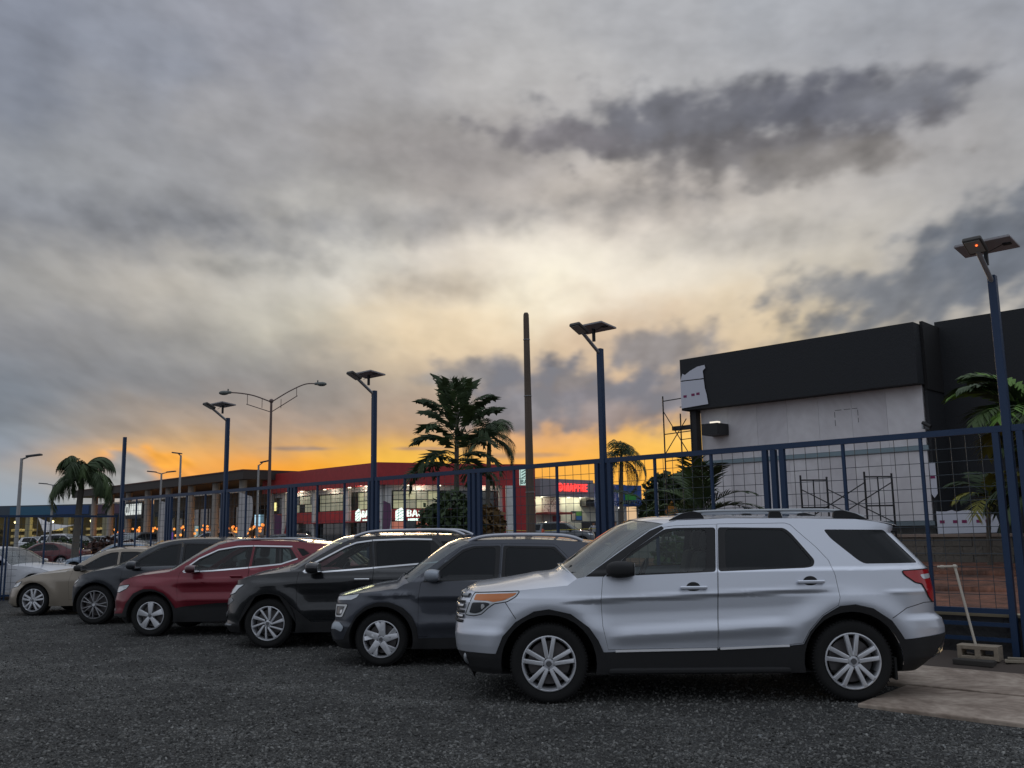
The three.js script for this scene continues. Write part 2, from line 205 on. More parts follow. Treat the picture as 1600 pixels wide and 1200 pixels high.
  // loose stones on top
  const sg = new THREE.IcosahedronGeometry(1, 0), sp = sg.attributes.position; for (let i = 0; i < sp.count; i++) { const k = 1 + 0.3 * Math.sin(sp.getX(i) * 7 + sp.getY(i) * 11 + sp.getZ(i) * 5); sp.setXYZ(i, sp.getX(i) * k, sp.getY(i) * k * 0.62, sp.getZ(i) * k); } sg.computeVertexNormals();
  const N = 90000, im = new THREE.InstancedMesh(sg, std([1, 1, 1], 0.9), N), mm = new THREE.Matrix4(), qq = new THREE.Quaternion(), ee = new THREE.Euler(), cc = new THREE.Color();
  let k = 0;
  while (k < N) {
    const D = 5.4 + 17 * rnd() ** 1.9, x = rr(-0.64, 0.62) * D, dx = x - FO.x, dz = -D - FO.z, v = dx * FN.x + dz * FN.z, u = dx * FU.x + dz * FU.z;
    if (v < 0.5 || (v < 3.5 && v > 0.7 && u > -0.5)) continue;
    const s = 0.0045 + 0.013 * rnd() ** 2.6; ee.set(rnd() * 6, rnd() * 6, rnd() * 6); qq.setFromEuler(ee); mm.compose(new THREE.Vector3(x, s * 0.25 + 0.012 * fbm(x * 0.6, 0.3, -D * 0.6, 3), -D), qq, new THREE.Vector3(s, s, s * rr(0.7, 1.3))); im.setMatrixAt(k, mm);
    const t = 0.045 + 0.15 * rnd() ** 2.0 + (rnd() < 0.02 ? 0.12 : 0); cc.setRGB(t * 1.01, t, t * 0.94); im.setColorAt(k, cc); k++;
  }
  im.name = 'gravel_stones'; im.castShadow = im.receiveShadow = true; im.userData = { kind: 'stuff', label: 'loose grey gravel stones scattered over the lot', category: 'gravel' }; scene.add(im);
  // concrete strips by the fence
  const conc = patchy(512, [0.74, 0.68, 0.62], [0.5, 0.44, 0.39], 5, 5, 1.3, 2), cm = std([1, 1, 1], 0.9, 0, { map: rep(conc, 0.35), bumpMap: rep(bumpCoarse, 1), bumpScale: 0.006 });
  const slab = (u0, u1, v0, v1, s) => { const pts = []; const n = 40; for (let i = 0; i <= n; i++) pts.push([lerp(u0, u1, i / n), v0 + 0.04 * fbm(i * 0.35, s, 0, 3)]); for (let i = n; i >= 0; i--) pts.push([lerp(u0, u1, i / n) + (i ? 0 : 0.05), v1 + 0.06 * fbm(i * 0.3, s + 5, 0, 3)]); const g = prism(pts.map(([a, b]) => [a, -b]), 0.1, 0.012); g.rotateX(-Math.PI / 2); g.translate(0, -0.075, 0); return g.applyMatrix4(fenceMat); };
  struct('concrete_slab', slab(-1.5, 9, 0.72, 2.08, 3), cm, 'worn concrete strip along the fence foot'); struct('concrete_slab', slab(-0.55, 9, 2.17, 3.42, 8), cm, 'worn concrete strip beside the gravel');
  // soil bank behind the fence, in low cut steps
  const soilT = patchy(512, [0.54, 0.35, 0.265], [0.28, 0.19, 0.15], 7, 5, 1.3, 4), soil = std([1, 1, 1], 0.96, 0, { map: rep(soilT, 0.25), bumpMap: rep(bumpCoarse, 0.7), bumpScale: 0.06 });
  const bank = (v0, v1, y, s, u0 = -15, u1 = 14) => { const n = 70, pos = [], uv = [], idx = []; const rows = [[v0, -0.3], [v0, y - 0.09], [v0 - 0.06, y], [lerp(v0, v1, 0.35), y + 0.02], [lerp(v0, v1, 0.7), y + 0.03], [v1, y + 0.04], [v1, -0.3]]; for (let i = 0; i <= n; i++) { const u = lerp(u0, u1, i / n); rows.forEach(([v, h], j) => { const w = 0.16 * fbm(u * 0.9, s + j * 0.2, j, 3), hh = h < 0 ? h : h + 0.05 * fbm(u * 1.3, s + 3, v, 4); pos.push(u, hh, v + (j < 3 ? w : 0)); uv.push(u, v + hh); }); } const R = rows.length; for (let i = 0; i < n; i++) for (let j = 0; j < R - 1; j++) { const a = i * R + j, b = a + R; idx.push(a, b, b + 1, a, b + 1, a + 1); } const g = new THREE.BufferGeometry(); g.setAttribute('position', new THREE.Float32BufferAttribute(pos, 3)); g.setAttribute('uv', new THREE.Float32BufferAttribute(uv, 2)); g.setIndex(idx); g.computeVertexNormals(); return g.applyMatrix4(fenceMat); };
  struct('soil_bank', bank(-0.3, -4.2, 0.52, 1), soil, 'bare orange soil behind the fence'); struct('soil_bank', bank(-4.0, -7.2, 0.63, 5), soil, 'bare orange soil step in the middle of the bank'); struct('soil_bank', bank(-7, -10.6, 0.74, 9), soil, 'bare orange soil step below the block wall');
  struct('soil_mound', (() => { const n = 60, pos = [], idx = []; const pr = [[0.72, -0.02], [0.5, 0.07], [0.3, 0.13], [0.05, 0.15], [-0.05, 0.1]]; for (let i = 0; i <= n; i++) { const u = lerp(-6, 8, i / n); pr.forEach(([v, h]) => pos.push(u, h > 0 ? h * (0.8 + 0.8 * fbm(u * 1.5, v * 4, 0, 4)) : h, v)); } for (let i = 0; i < n; i++) for (let j = 0; j < 4; j++) { const a = i * 5 + j, b = a + 5; idx.push(a, b, b + 1, a, b + 1, a + 1); } const g = new THREE.BufferGeometry(); g.setAttribute('position', new THREE.Float32BufferAttribute(pos, 3)); g.setIndex(idx); g.computeVertexNormals(); return g.applyMatrix4(fenceMat); })(), std([0.075, 0.058, 0.048], 0.96), 'dark earth heaped along the foot of the kerb wall');
  // kerb wall under the fence
  solo('kerb_wall', [FB(-14, 12, -0.2, 0.54, -0.26, -0.1)], std([0.06, 0.06, 0.062], 0.9, 0, { bumpMap: rep(bumpCoarse, 1), bumpScale: 0.02 }), 'dark low concrete kerb wall under the blue fence', 'kerb wall');
  solo('timber_edging', [FB(-14, 12, 0.542, 0.575, -0.3, -0.08)], std([0.42, 0.36, 0.24], 0.85, 0, { bumpMap: rep(bumpCoarse, 1), bumpScale: 0.004 }), 'pale timber edging along the top of the kerb wall', 'edging');
}
// ---------- fence, lamps, poles ----------
{
  const S = 3.013, top = 2.76, low = 0.645;
  const names = ['rightmost blue mesh fence panel, mostly outside the frame', 'blue mesh fence panel with scaffold frames and the white wall behind it', 'blue mesh fence panel in front of the young palms, above the silver windshield', 'blue mesh fence panel in front of the red lettered insurance office', 'blue mesh fence panel in front of the dark shrub and fishtail palm', 'blue mesh fence panel in front of the left windows of the bank', 'blue mesh fence panel at the left end of the red bank', 'blue mesh fence panel in front of the right arcade columns', 'blue mesh fence panel in front of the hanging letter sign'];
  const wireR = 0.0042;
  for (let n = -1; n < 8; n++) {
    const u1 = -n * S, u0 = -(n + 1) * S, t = thing('mesh_fence', names[n + 1], 'fence', fp(u0, 0, 0), fenceTurn, 'blue mesh panels of the lot fence');
    const L = S, a = 0.13, b = L - 0.13;
    part('top_rail', bx(-0.002, L - 0.004, top - 0.075, top, -0.028, 0.028), M.fence, t);
    part('bottom_rail', bx(a + 0.037, b - 0.037, low - 0.06, low, -0.025, 0.025), M.fence, t);
    part('lower_rail', bx(a + 0.037, b - 0.037, 0.44, 0.485, -0.022, 0.022), M.fence, t); part('lower_rail', bx(a + 0.037, b - 0.037, 0.27, 0.315, -0.022, 0.022), M.fence, t);
    for (const x of [a, b]) part('frame_post', bx(x - 0.036, x + 0.036, 0, top - 0.077, -0.033, 0.033), M.fence, t);
    for (const x of [L / 3, 2 * L / 3]) part('stile', bx(x - 0.019, x + 0.019, low + 0.002, top - 0.077, -0.019, 0.019), M.fence, t);
    const w = []; const nx = 16, ny = 13;
    for (let i = 1; i < nx; i++) { const x = lerp(a, b, i / nx); w.push(rod([x, low - 0.01, 0.004], [x, top - 0.07, 0.004], wireR, wireR, 5)); }
    for (let j = 1; j < ny; j++) { const y = lerp(low, top - 0.075, j / ny); w.push(rod([a, y, -0.004], [b, y, -0.004], wireR, wireR, 5)); }
    const wm = part('wire_mesh', w, M.wire, t); wm.userData.kind = 'stuff';
  }
  const pn = { 1: 'blue fence post above the rear door of the silver SUV', 3: 'blue fence post right of the bushy palm', 5: 'blue fence post left of the bank windows', 7: 'blue fence post between the middle arcade columns' };
  for (const n of [1, 3, 5, 7]) { const t = thing('fence_post', pn[n], 'post', fp(-n * S, 0, 0), fenceTurn, 'blue posts between fence panels'); part('post', bx(-0.037, 0.037, 0, top - 0.08, -0.037, 0.037), M.fence, t); part('base_plate', bx(-0.09, 0.09, 0, 0.012, -0.09, 0.09), M.fence, t); }
  // solar lamps on every second post
  const pv = noiseTex(256, (u, v, c) => { const gu = Math.abs((u * 9) % 1 - 0.5) > 0.46 || Math.abs((v * 6) % 1 - 0.5) > 0.46; const t = gu ? 0.3 : 0.1; c[0] = t * 0.8; c[1] = t * 0.85; c[2] = t * 1.15; });
  const pvM = phys([1, 1, 1], 0.2, 0.1, { map: pv, clearcoat: 1 }), backM = std([0.32, 0.3, 0.31], 0.6), lampBody = std([0.07, 0.065, 0.06], 0.5, 0.3), lens = std([0.3, 0.29, 0.26], 0.3);
  const lamps = [[0, 'blue solar lamp pole at the right edge, red indicator lit'], [2, 'blue solar lamp pole beside the utility pole'], [4, 'blue solar lamp pole at the corner of the red bank'], [6, 'blue solar lamp pole in front of the arcade columns'], [8, 'bare blue pole without a lamp head left of the hanging letter sign']];
  for (const [n, label] of lamps) {
    const t = thing(n === 8 ? 'bare_pole' : 'solar_lamp', label, n === 8 ? 'pole' : 'solar lamp', fp(-n * S, 0, 0), fenceTurn, n === 8 ? undefined : 'solar lamps along the fence');
    const H = 4.57; part('pole', [rbx(-0.046, 0.046, 0, H, -0.046, 0.046, 0.01, 2)], M.fence, t); part('base_plate', bx(-0.14, 0.14, 0, 0.015, -0.14, 0.14), M.fence, t);
    if (n === 8) continue;
    part('arm', [rod([0, H - 0.09, 0.0], [0, H + 0.21, 0.44], 0.03, 0.03, 12)], M.galv, t);
    const head = rbx(-0.105, 0.105, -0.03, 0.03, -0.03, 0.25, 0.02, 3); head.rotateX(-0.42); head.translate(0, H + 0.22, 0.42); const hd = part('lamp_head', head, lampBody, t);
    const ln = rbx(-0.085, 0.085, -0.004, 0.004, 0.01, 0.23, 0.004); ln.translate(0, -0.031, 0); ln.rotateX(-0.42); ln.translate(0, H + 0.22, 0.42); part('lamp_lens', ln, lens, hd);
    if (n === 0) { const d = new THREE.SphereGeometry(0.012, 10, 8); d.translate(0.03, -0.038, 0.15); d.rotateX(-0.42); d.translate(0, H + 0.22, 0.42); part('indicator_light', d, glow([1, 0.12, 0.02], 3), hd); }
    const pl = bx(-0.3, 0.3, 0.006, 0.012, -0.19, 0.19), fr = [rbx(-0.31, 0.31, -0.02, 0.006, -0.2, 0.2, 0.006)];
    const q = new THREE.Matrix4().makeRotationX(-0.12).setPosition(0.02, H + 0.33, 0.16); for (const g of [pl, ...fr]) g.applyMatrix4(q);
    const sp = part('solar_panel', fr, backM, t); const up = pl.attributes.uv; for (let i = 0; i < up.count; i++) up.setXY(i, up.getX(i) / 0.6, up.getY(i) / 0.38); part('solar_cells', pl, pvM, sp);
    part('panel_bracket', [bx(-0.02, 0.02, H + 0.1, H + 0.32, 0.13, 0.17), rod([0.02, H + 0.2, 0.3], [0.24, H + 0.31, 0.2], 0.005, 0.005, 5), bx(0.2, 0.29, H + 0.295, H + 0.325, 0.14, 0.2)], M.darkSteel, t);
  }
  // lower fence that turns away to the left
  const base = fp(-8 * S, 0, 0);
  for (let k = 0; k < 2; k++) {
    const t = thing('boundary_fence', k ? 'low dark blue fence section at the left edge of the frame' : 'low dark blue fence section next to the bare pole', 'fence', fp(-8 * S, 0, 0.1 + k * 3), fenceTurn - Math.PI / 2, 'low fence turning the corner');
    // local x runs along +v
    part('top_rail', bx(0, 2.99, 2.2, 2.26, -0.025, 0.025), M.fence, t); part('bottom_rail', bx(0, 2.99, 0.1, 0.15, -0.025, 0.025), M.fence, t);
    for (const x of [0.04, 1.0, 2.0, 2.95]) part('upright', bx(x - 0.02, x + 0.02, 0, 2.197, -0.02, 0.02), M.fence, t);
    const w = []; for (let i = 1; i < 17; i++) w.push(rod([i * 0.175, 0.12, 0], [i * 0.175, 2.2, 0], 0.004, 0.004, 4)); for (let j = 1; j < 12; j++) w.push(rod([0, 0.12 + j * 0.172, 0.006], [2.98, 0.12 + j * 0.172, 0.006], 0.004, 0.004, 4)); part('wire_mesh', w, M.wire, t).userData.kind = 'stuff';
  }
  // weathered wooden utility pole
  const wood = noiseTex(512, (u, v, c) => { const t = 0.5 + 0.35 * tile(u * 1, v * 0.12, 60, 4) + 0.2 * tile(u, v, 8, 4, 4); c[0] = 0.27 + 0.22 * t; c[1] = 0.235 + 0.2 * t; c[2] = 0.205 + 0.18 * t; });
  const up = thing('utility_pole', 'tall weathered wooden utility pole without wires', 'utility pole', [0.43, 0, -24]);
  const pg = lathe([[0, 7.34], [0.05, 7.33], [0.072, 7.28], [0.076, 7.15], [0.095, 4.5], [0.115, 2], [0.125, 0]].reverse(), 20); pg.rotateZ(0.004); part('pole_shaft', pg, std([1, 1, 1], 0.9, 0, { map: rep(wood, 1, 2), bumpMap: rep(wood, 1, 2), bumpScale: 0.01 }), up);
  for (const y of [6.6, 5.1, 2.6]) { const g = new THREE.TorusGeometry(0.084 + (7 - y) * 0.008, 0.008, 6, 20); g.rotateX(Math.PI / 2); g.translate(-y * 0.004, y, 0); part('metal_band', g, M.galv, up); }
  // double-arm street light
  {
    const t = thing('street_light', 'tall double-arm street light with cobra heads above the bank', 'street light', [-11.8, 0, -45]);
    const rust = std([0.16, 0.11, 0.1], 0.6, 0.4); part('pole', [rod([0, 0, 0], [0.0, 8.1, 0], 0.1, 0.055, 14)], rust, t); part('pole_cap', moved(new THREE.SphereGeometry(0.11, 12, 8), 0, 8.1, 0), rust, t);
    for (const [ex, ey, ez, mx] of [[-1.98, 8.48, 0.5, -0.85], [2.15, 9.0, -0.5, 0.9]]) {
      const s = Math.sign(ex); const arm = sub('arm', t);
      part('arm_tube', [tube([[0, 8.05, 0], [mx, ey - (s < 0 ? 0.12 : 0.36), ez * 0.4], [ex * 0.75, ey - 0.02, ez * 0.75], [ex, ey, ez]], 0.03, 30, 8), rod([0, 7.55, 0], [mx * 1.35, ey - (s < 0 ? 0.55 : 0.62), ez * 0.5], 0.022, 0.022, 6), rod([mx * 0.5, 8.2, ez * 0.2], [mx * 0.5, 7.75, ez * 0.2], 0.015, 0.015, 6), rod([mx * 1.3, ey - (s < 0 ? 0.06 : 0.22), ez * 0.5], [mx * 1.3, ey - (s < 0 ? 0.55 : 0.62), ez * 0.5], 0.015, 0.015, 6)], rust, arm);
      const hd = new THREE.SphereGeometry(0.2, 16, 12); hd.scale(1.25, 0.55, 0.75); hd.translate(ex + s * 0.2, ey - 0.02, ez); part('cobra_head', [hd, rod([ex - s * 0.15, ey, ez], [ex + s * 0.1, ey, ez], 0.06, 0.09, 10), rod([ex, ey + 0.05, ez], [ex, ey + 0.17, ez], 0.035, 0.035, 8)], std([0.13, 0.14, 0.13], 0.5, 0.2), arm);
    }
  }
  const slim = (x, z, h, heads, label) => { const t = thing('parking_light', label, 'street light', [x, 0, z], 0, 'slim grey car-park lights'); part('pole', rod([0, 0, 0], [0, h, 0], 0.1, 0.06, 10), std([0.33, 0.33, 0.33], 0.5, 0.3), t); for (const [dx, dy] of heads) { part('head_arm', rod([0, h - 0.04, 0], [dx * 0.45, h + dy * 0.6, 0], 0.04, 0.03, 8), M.steelGrey, t); const g = rbx(-0.32, 0.32, -0.04, 0.04, -0.13, 0.13, 0.03); g.rotateZ(dy * Math.sign(dx) * 0.9); g.translate(dx * 0.75, h + dy, 0); part('lamp_head', g, std([0.08, 0.08, 0.085], 0.5, 0.3), t); } };
  slim(-21.2, -40, 5.05, [[0.7, 0.12]], 'slim grey parking light at the far left, left of the palm');
  slim(-34.6, -70, 5.6, [[-1.0, 0.1], [1.0, 0.05]], 'slim twin-head parking light half hidden by the left palm');
  slim(-24.6, -65, 6.0, [[-0.9, 0.12], [0.9, 0.1]], 'slim twin-head parking light in front of the letter sign');
  slim(-21.5, -60, 6.8, [[-0.35, 0.15]], 'slim single-head parking light between arcade columns');
  slim(-16.45, -60, 6.1, [[0.55, 0.22]], 'slim single-head parking light before the right corner of the arcade roof');
}
// ---------- buildings ----------
const font = await new FontLoader().loadAsync('fonts/droid/droid_sans_bold.typeface.json');
function words(s, size, depth, sx = 1) { const g = new TextGeometry(s, { font, size, depth, curveSegments: 4 }); g.computeBoundingBox(); const b = g.boundingBox; g.translate(-(b.min.x + b.max.x) / 2, -(b.min.y + b.max.y) / 2, 0); g.scale(sx, 1, 1); return g; }
function frameOf(A, B) { const dx = B[0] - A[0], dz = B[1] - A[1], L = Math.hypot(dx, dz), m = new THREE.Matrix4().makeRotationY(Math.atan2(-dz, dx)).setPosition(A[0], A[2] ?? 0, A[1]); return { m, L, b: (...a) => bx(...a).applyMatrix4(m), g: (g) => g.applyMatrix4(m), p: (x, y, z) => new THREE.Vector3(x, y, z).applyMatrix4(m) }; }
function pointLamp(p, color, cd, r = 4) { const l = new THREE.PointLight(lin(...color), cd, 0, 2); l.position.copy(p); l.castShadow = true; l.shadow.radius = r; scene.add(l); }
const wallWhite = std([0.7, 0.7, 0.69], 0.7, 0, { map: rep(patchy(256, [1, 1, 1], [0.86, 0.86, 0.85], 6, 4, 1, 5), 0.2) });
const redPanel = std([0.42, 0.03, 0.034], 0.5, 0, { map: rep(patchy(256, [1, 1, 1], [0.88, 0.87, 0.88], 8, 4, 1, 15), 0.3) }), darkGlass = phys([0.03, 0.035, 0.04], 0.08, 0.2, { clearcoat: 1 }), frameGrey = std([0.16, 0.16, 0.16], 0.5, 0.4);
const litPane = glow([0.5, 0.5, 0.26], 0.55), litPaneDim = glow([0.36, 0.36, 0.22], 0.4), signWhite = glow([0.75, 0.95, 0.85], 1.5);

// red two-storey bank
{
  const t = thing('bank_building', 'red and white two-storey bank with lit windows and white glowing signs', 'building');
  const Lp = [-18.84, -73], Cp = [-8.66, -62], Rp = [-0.72, -65.8], a = frameOf(Lp, Cp), b = frameOf(Cp, Rp), top = 6.24;
  const ceil = std([0.5, 0.5, 0.5], 0.8);
  const inner = prism([[-18.3, 73.6], [-8.6, 63.1], [-1.4, 66.6], [-6, 82], [-16, 84]], 6.0); inner.rotateX(-Math.PI / 2); inner.translate(0, 0.05, 0); part('core_wall', inner, std([0.4, 0.4, 0.38], 0.8), t);
  part('fascia', [a.b(-0.3, a.L, 4.78, top, -0.4, 0.75), b.b(-0.66, b.L, 4.78, top, -0.4, 0.75)], redPanel, t); part('roof', (() => { const g = prism([[-18.84, 73.1], [-8.66, 62.2], [-0.72, 65.9], [-6, 82], [-16, 84]], 0.1); g.rotateX(-Math.PI / 2); g.translate(0, 6.08, 0); return g; })(), std([0.2, 0.2, 0.2], 0.9), t);
  part('red_band', [a.b(0, a.L, 2.46, 3.2, -0.1, 0.04)], redPanel, t); part('red_band', [b.b(0, b.L, 2.46, 3.2, -0.1, 0.04)], redPanel, t);
  part('wall_band', [a.b(0, a.L, 4.45, 4.78, -0.15, 0.0), b.b(0, b.L, 4.45, 4.78, -0.15, 0.0)], wallWhite, t);
  part('entrance_canopy', [a.b(6.6, a.L + 0.1, 2.36, 2.44, 0.05, 1.1)], redPanel, t);
  for (const x of [0.15, 2.24, 6.6, 11, 14.9]) part('column', a.b(x - 0.2, x + 0.2, 0, 4.8, 0.04, 0.3), wallWhite, t);
  for (const x of [0.25, 6.5, 8.6]) part('column', b.b(x - 0.22, x + 0.22, 0, 4.8, 0.04, 0.3), wallWhite, t);
  const win = (f, x0, x1, y0, y1, n, m, rows = 2) => { const w = part('window', f.b(x0, x1, y0, y1, -0.14, -0.1), M.darkSteel, t); for (let i = 0; i < n; i++) for (let j = 0; j < rows; j++) part('pane', f.b(lerp(x0, x1, i / n) + 0.03, lerp(x0, x1, (i + 1) / n) - 0.03, lerp(y0, y1, j / rows) + 0.03, lerp(y0, y1, (j + 1) / rows) - 0.03, -0.09, -0.07), m[(i + j) % m.length], w); };
  win(a, 0.5, 1.9, 3.22, 4.4, 2, [darkGlass]); win(a, 2.5, 6.3, 3.22, 4.4, 5, [litPaneDim, litPaneDim, darkGlass]); win(a, 6.9, 10.7, 3.22, 4.4, 5, [litPaneDim, litPaneDim]); win(a, 11.9, 14.6, 3.22, 4.4, 4, [litPane, litPane, litPaneDim]);
  win(b, 0.7, 4.0, 3.22, 4.4, 4, [litPane, litPaneDim]); win(b, 4.2, 6.2, 3.22, 4.4, 3, [darkGlass]); win(b, 6.9, 8.3, 3.22, 4.4, 2, [darkGlass]);
  win(a, 0.4, 2.0, 0.1, 2.4, 2, [darkGlass], 1); win(a, 2.6, 6.3, 0.1, 2.4, 4, [darkGlass], 1); win(a, 6.9, 10.7, 0.1, 2.4, 4, [darkGlass], 1); win(a, 11.4, 12.9, 0.1, 2.4, 2, [darkGlass], 1); win(a, 13.0, 14.6, 0.1, 2.4, 2, [litPane], 1);
  win(b, 0.6, 3.2, 0.1, 2.4, 3, [glow([0.5, 0.12, 0.05], 0.6), darkGlass], 1); win(b, 3.4, 6.2, 0.1, 2.4, 3, [darkGlass], 1);
  for (const [f, x] of [[a, 3.2], [a, 5.2], [a, 8.4], [a, 11.6], [a, 13.6], [b, 1.6], [b, 3.8], [b, 7.4]]) { part('downlight', f.g(moved(new THREE.CylinderGeometry(0.11, 0.11, 0.05, 14), x, 4.75, 0.45)), glow([1, 0.85, 0.6], 3), t); }
  for (const [f, x] of [[a, 4.2], [a, 9], [a, 13], [b, 2.5], [b, 7]]) pointLamp(f.p(x, 4.5, 0.5), [1, 0.95, 0.72], 1.6);
  const logo = (f, x, y, s, txt, parent) => { const q = part('sign_logo', f.g((() => { const g = prism([[-0.5, -0.55], [0.18, -0.55], [0.45, 0], [0.18, 0.5], [0.05, 0.62], [-0.5, 0.35]].map(([i, j]) => [i * s, j * s]), 0.05); g.translate(x, y, 0.06); return g; })()), signWhite, parent); for (const k of [-0.2, 0.1, 0.35]) part('logo_stripe', f.g((() => { const g = bx(-0.48 * s, 0.3 * s, -0.025 * s, 0.025 * s, 0, 0.01); g.rotateZ(0.5); g.translate(x - 0.05 * s, y + (k - 0.1) * s, 0.112); return g; })()), std([0.1, 0.25, 0.22], 0.6), q); part('sign_lettering', f.g(moved(words(txt, 0.62 * s, 0.05), x + 1.35 * s, y + 0.12 * s, 0.06)), signWhite, parent); part('sign_line', f.b(x + 0.68 * s, x + 2.0 * s, y - 0.55 * s, y - 0.35 * s, 0.06, 0.1), signWhite, parent); };
  logo(a, 12.2, 2.83, 0.74, 'BAC', t); logo(b, 1.2, 2.83, 0.74, 'BAC', t);
  // tower with the upright sign
  const tw = thing('bank_tower', 'narrow red tower at the right end of the bank with upright white sign', 'building'), f = frameOf([-0.72, -65], [1.5, -65.4]);
  part('tower_wall', f.b(0, f.L, 0, 6.26, -3, 0), redPanel, tw); part('pillar', f.b(0.15, 0.75, 0, 4.75, 0, 0.25), wallWhite, tw);
  part('sign_panel', f.b(1.15, 2.05, 4.78, 6.05, 0.004, 0.06), glow([0.55, 0.8, 0.72], 0.75), tw); for (const k of [0, 1, 2]) part('logo_stripe', f.g((() => { const g = bx(-0.36, 0.36, -0.03, 0.03, 0, 0.01); g.rotateZ(0.55); g.translate(1.6, 5.45 + k * 0.2, 0.066); return g; })()), std([0.03, 0.12, 0.1], 0.6), tw); part('sign_lettering', f.g(moved(words('BAC', 0.3, 0.012), 1.6, 5.02, 0.062)), std([0.02, 0.1, 0.08], 0.6), tw);
}
// grey insurance office
{
  const t = thing('insurance_office', 'low grey office with glowing red letters and patterned entrance wall', 'building'), f = frameOf([1.62, -70, 0], [8.9, -77.2, 0]), L = f.L;
  const panelGrey = std([0.26, 0.25, 0.27], 0.55, 0.2), lit = std([0.66, 0.66, 0.56], 0.7);
  part('rear_wall', f.b(0, L, 0.3, 5.2, -8, -0.6), std([0.4, 0.4, 0.4], 0.8), t);
  for (let i = 0; i < 6; i++) part('fascia_panel', f.b(i * 1.02 + 0.01, i * 1.02 + 1.01, 4.15, 5.5, -0.5, 0.5), panelGrey, t);
  for (let i = 0; i < 4; i++) part('fascia_panel', f.b(6.13 + i * 1.02, 7.13 + i * 1.02, 4.0, 5.25, -0.5, 0.5), panelGrey, t);
  part('front_wall', f.b(0, L, 0.3, 4.15, -0.6, -0.35), lit, t);
  part('pattern_wall', f.b(1.0, 2.9, 0.5, 4.1, -0.35, -0.15), std([0.5, 0.46, 0.42], 0.7), t);
  const dots = []; for (let i = 0; i < 150; i++) { const x = rr(1.05, 2.85), y = rr(2.9, 4.0); if (rnd() < 0.25 + 0.6 * (x - 1) / 1.9) dots.push(f.g(moved(new THREE.BoxGeometry(0.05, 0.07, 0.01).rotateZ(rnd() * 3), x, y, -0.14))); } part('leaf_pattern', dots, std([0.12, 0.02, 0.03], 0.6), t).userData.kind = 'stuff';
  part('red_door', f.b(2.0, 2.85, 0.5, 2.7, -0.14, -0.1), std([0.24, 0.02, 0.03], 0.5), t); part('canopy', f.b(0.35, 3.1, 2.82, 2.98, -0.3, 0.9), std([0.42, 0.05, 0.03], 0.5), t); part('dark_lintel', f.b(5.4, L, 3.5, 3.95, -0.34, 0.3), M.darkSteel, t);
  const p = part('poster', f.b(4.3, 5.6, 2.35, 3.1, -0.34, -0.3), std([0.05, 0.06, 0.07], 0.6), t); part('poster_field', f.b(4.9, 5.55, 2.4, 2.72, -0.299, -0.29), std([0.03, 0.12, 0.35], 0.6), p); part('poster_field', f.b(4.9, 5.55, 2.73, 3.05, -0.299, -0.29), std([0.1, 0.28, 0.06], 0.6), p); part('poster_field', f.b(4.4, 4.75, 2.4, 2.95, -0.299, -0.29), std([0.5, 0.42, 0.38], 0.6), p);
  part('dark_panel', f.b(5.5, 7.2, 1.45, 2.3, -0.3, -0.26), std([0.02, 0.02, 0.022], 0.5), t);
  part('sign_lettering', f.g(moved(words('MAPFRE', 0.6, 0.08, 0.86), 3.95, 4.88, 0.52)), glow([1, 0.03, 0.02], 1.6), t); const em = new THREE.TorusGeometry(0.24, 0.09, 8, 24); part('sign_emblem', f.g(moved(em, 2.15, 4.88, 0.56)), glow([1, 0.03, 0.02], 1.4), t); part('emblem_core', f.g(moved(prism([[-0.09, 0.1], [0.09, 0.1], [0, -0.12]], 0.06), 2.15, 4.88, 0.53)), glow([1, 0.03, 0.02], 1.2), t);
  for (const x of [0.6, 3.6, 5.0]) { part('downlight', f.g(moved(new THREE.CylinderGeometry(0.1, 0.1, 0.05, 12), x, 4.12, 0.1)), glow([1, 0.95, 0.7], 2.5), t); pointLamp(f.p(x, 3.9, 0.35), [1, 0.95, 0.7], 2.2); }
  const fc = struct('forecourt', f.b(-16, L + 10, -0.1, 0.5, -9, 15), std([0.16, 0.16, 0.16], 0.9), 'raised concrete forecourt before the offices');
  const k = thing('kiosk_building', 'small blue-topped service building with a green sign', 'building'), q = frameOf([7.7, -69.9, 0.5], [9.72, -71, 0.5]);
  const blue = std([0.025, 0.075, 0.28], 0.5); part('blue_fascia', q.b(0, q.L, 2.84, 4.4, -3, 0), blue, k); part('green_sign', q.b(0.75, 1.75, 3.3, 3.72, 0.004, 0.05), std([0.03, 0.26, 0.04], 0.5), k); part('sign_lettering', q.g(moved(words('D', 0.5, 0.03), 0.32, 3.75, 0.004)), std([0.7, 0.7, 0.7], 0.5), k);
  part('low_wall', q.b(0, q.L + 2.5, -0.6, 1.05, -3, -0.2), std([0.13, 0.05, 0.05], 0.8), k); for (const x of [0.1, 0.9, 2.15]) part('support_post', q.b(x - 0.1, x + 0.1, 1.05, 2.84, -0.4, -0.2), std([0.3, 0.3, 0.3], 0.6), k); part('dark_window', q.b(0.15, q.L - 0.2, 1.06, 2.84, -2.9, -2.7), darkGlass, k);
  part('ceiling_lamp', q.g(moved(new THREE.SphereGeometry(0.1, 10, 8), 0.35, 2.72, -0.15)), glow([1, 0.95, 0.85], 3), k);
}
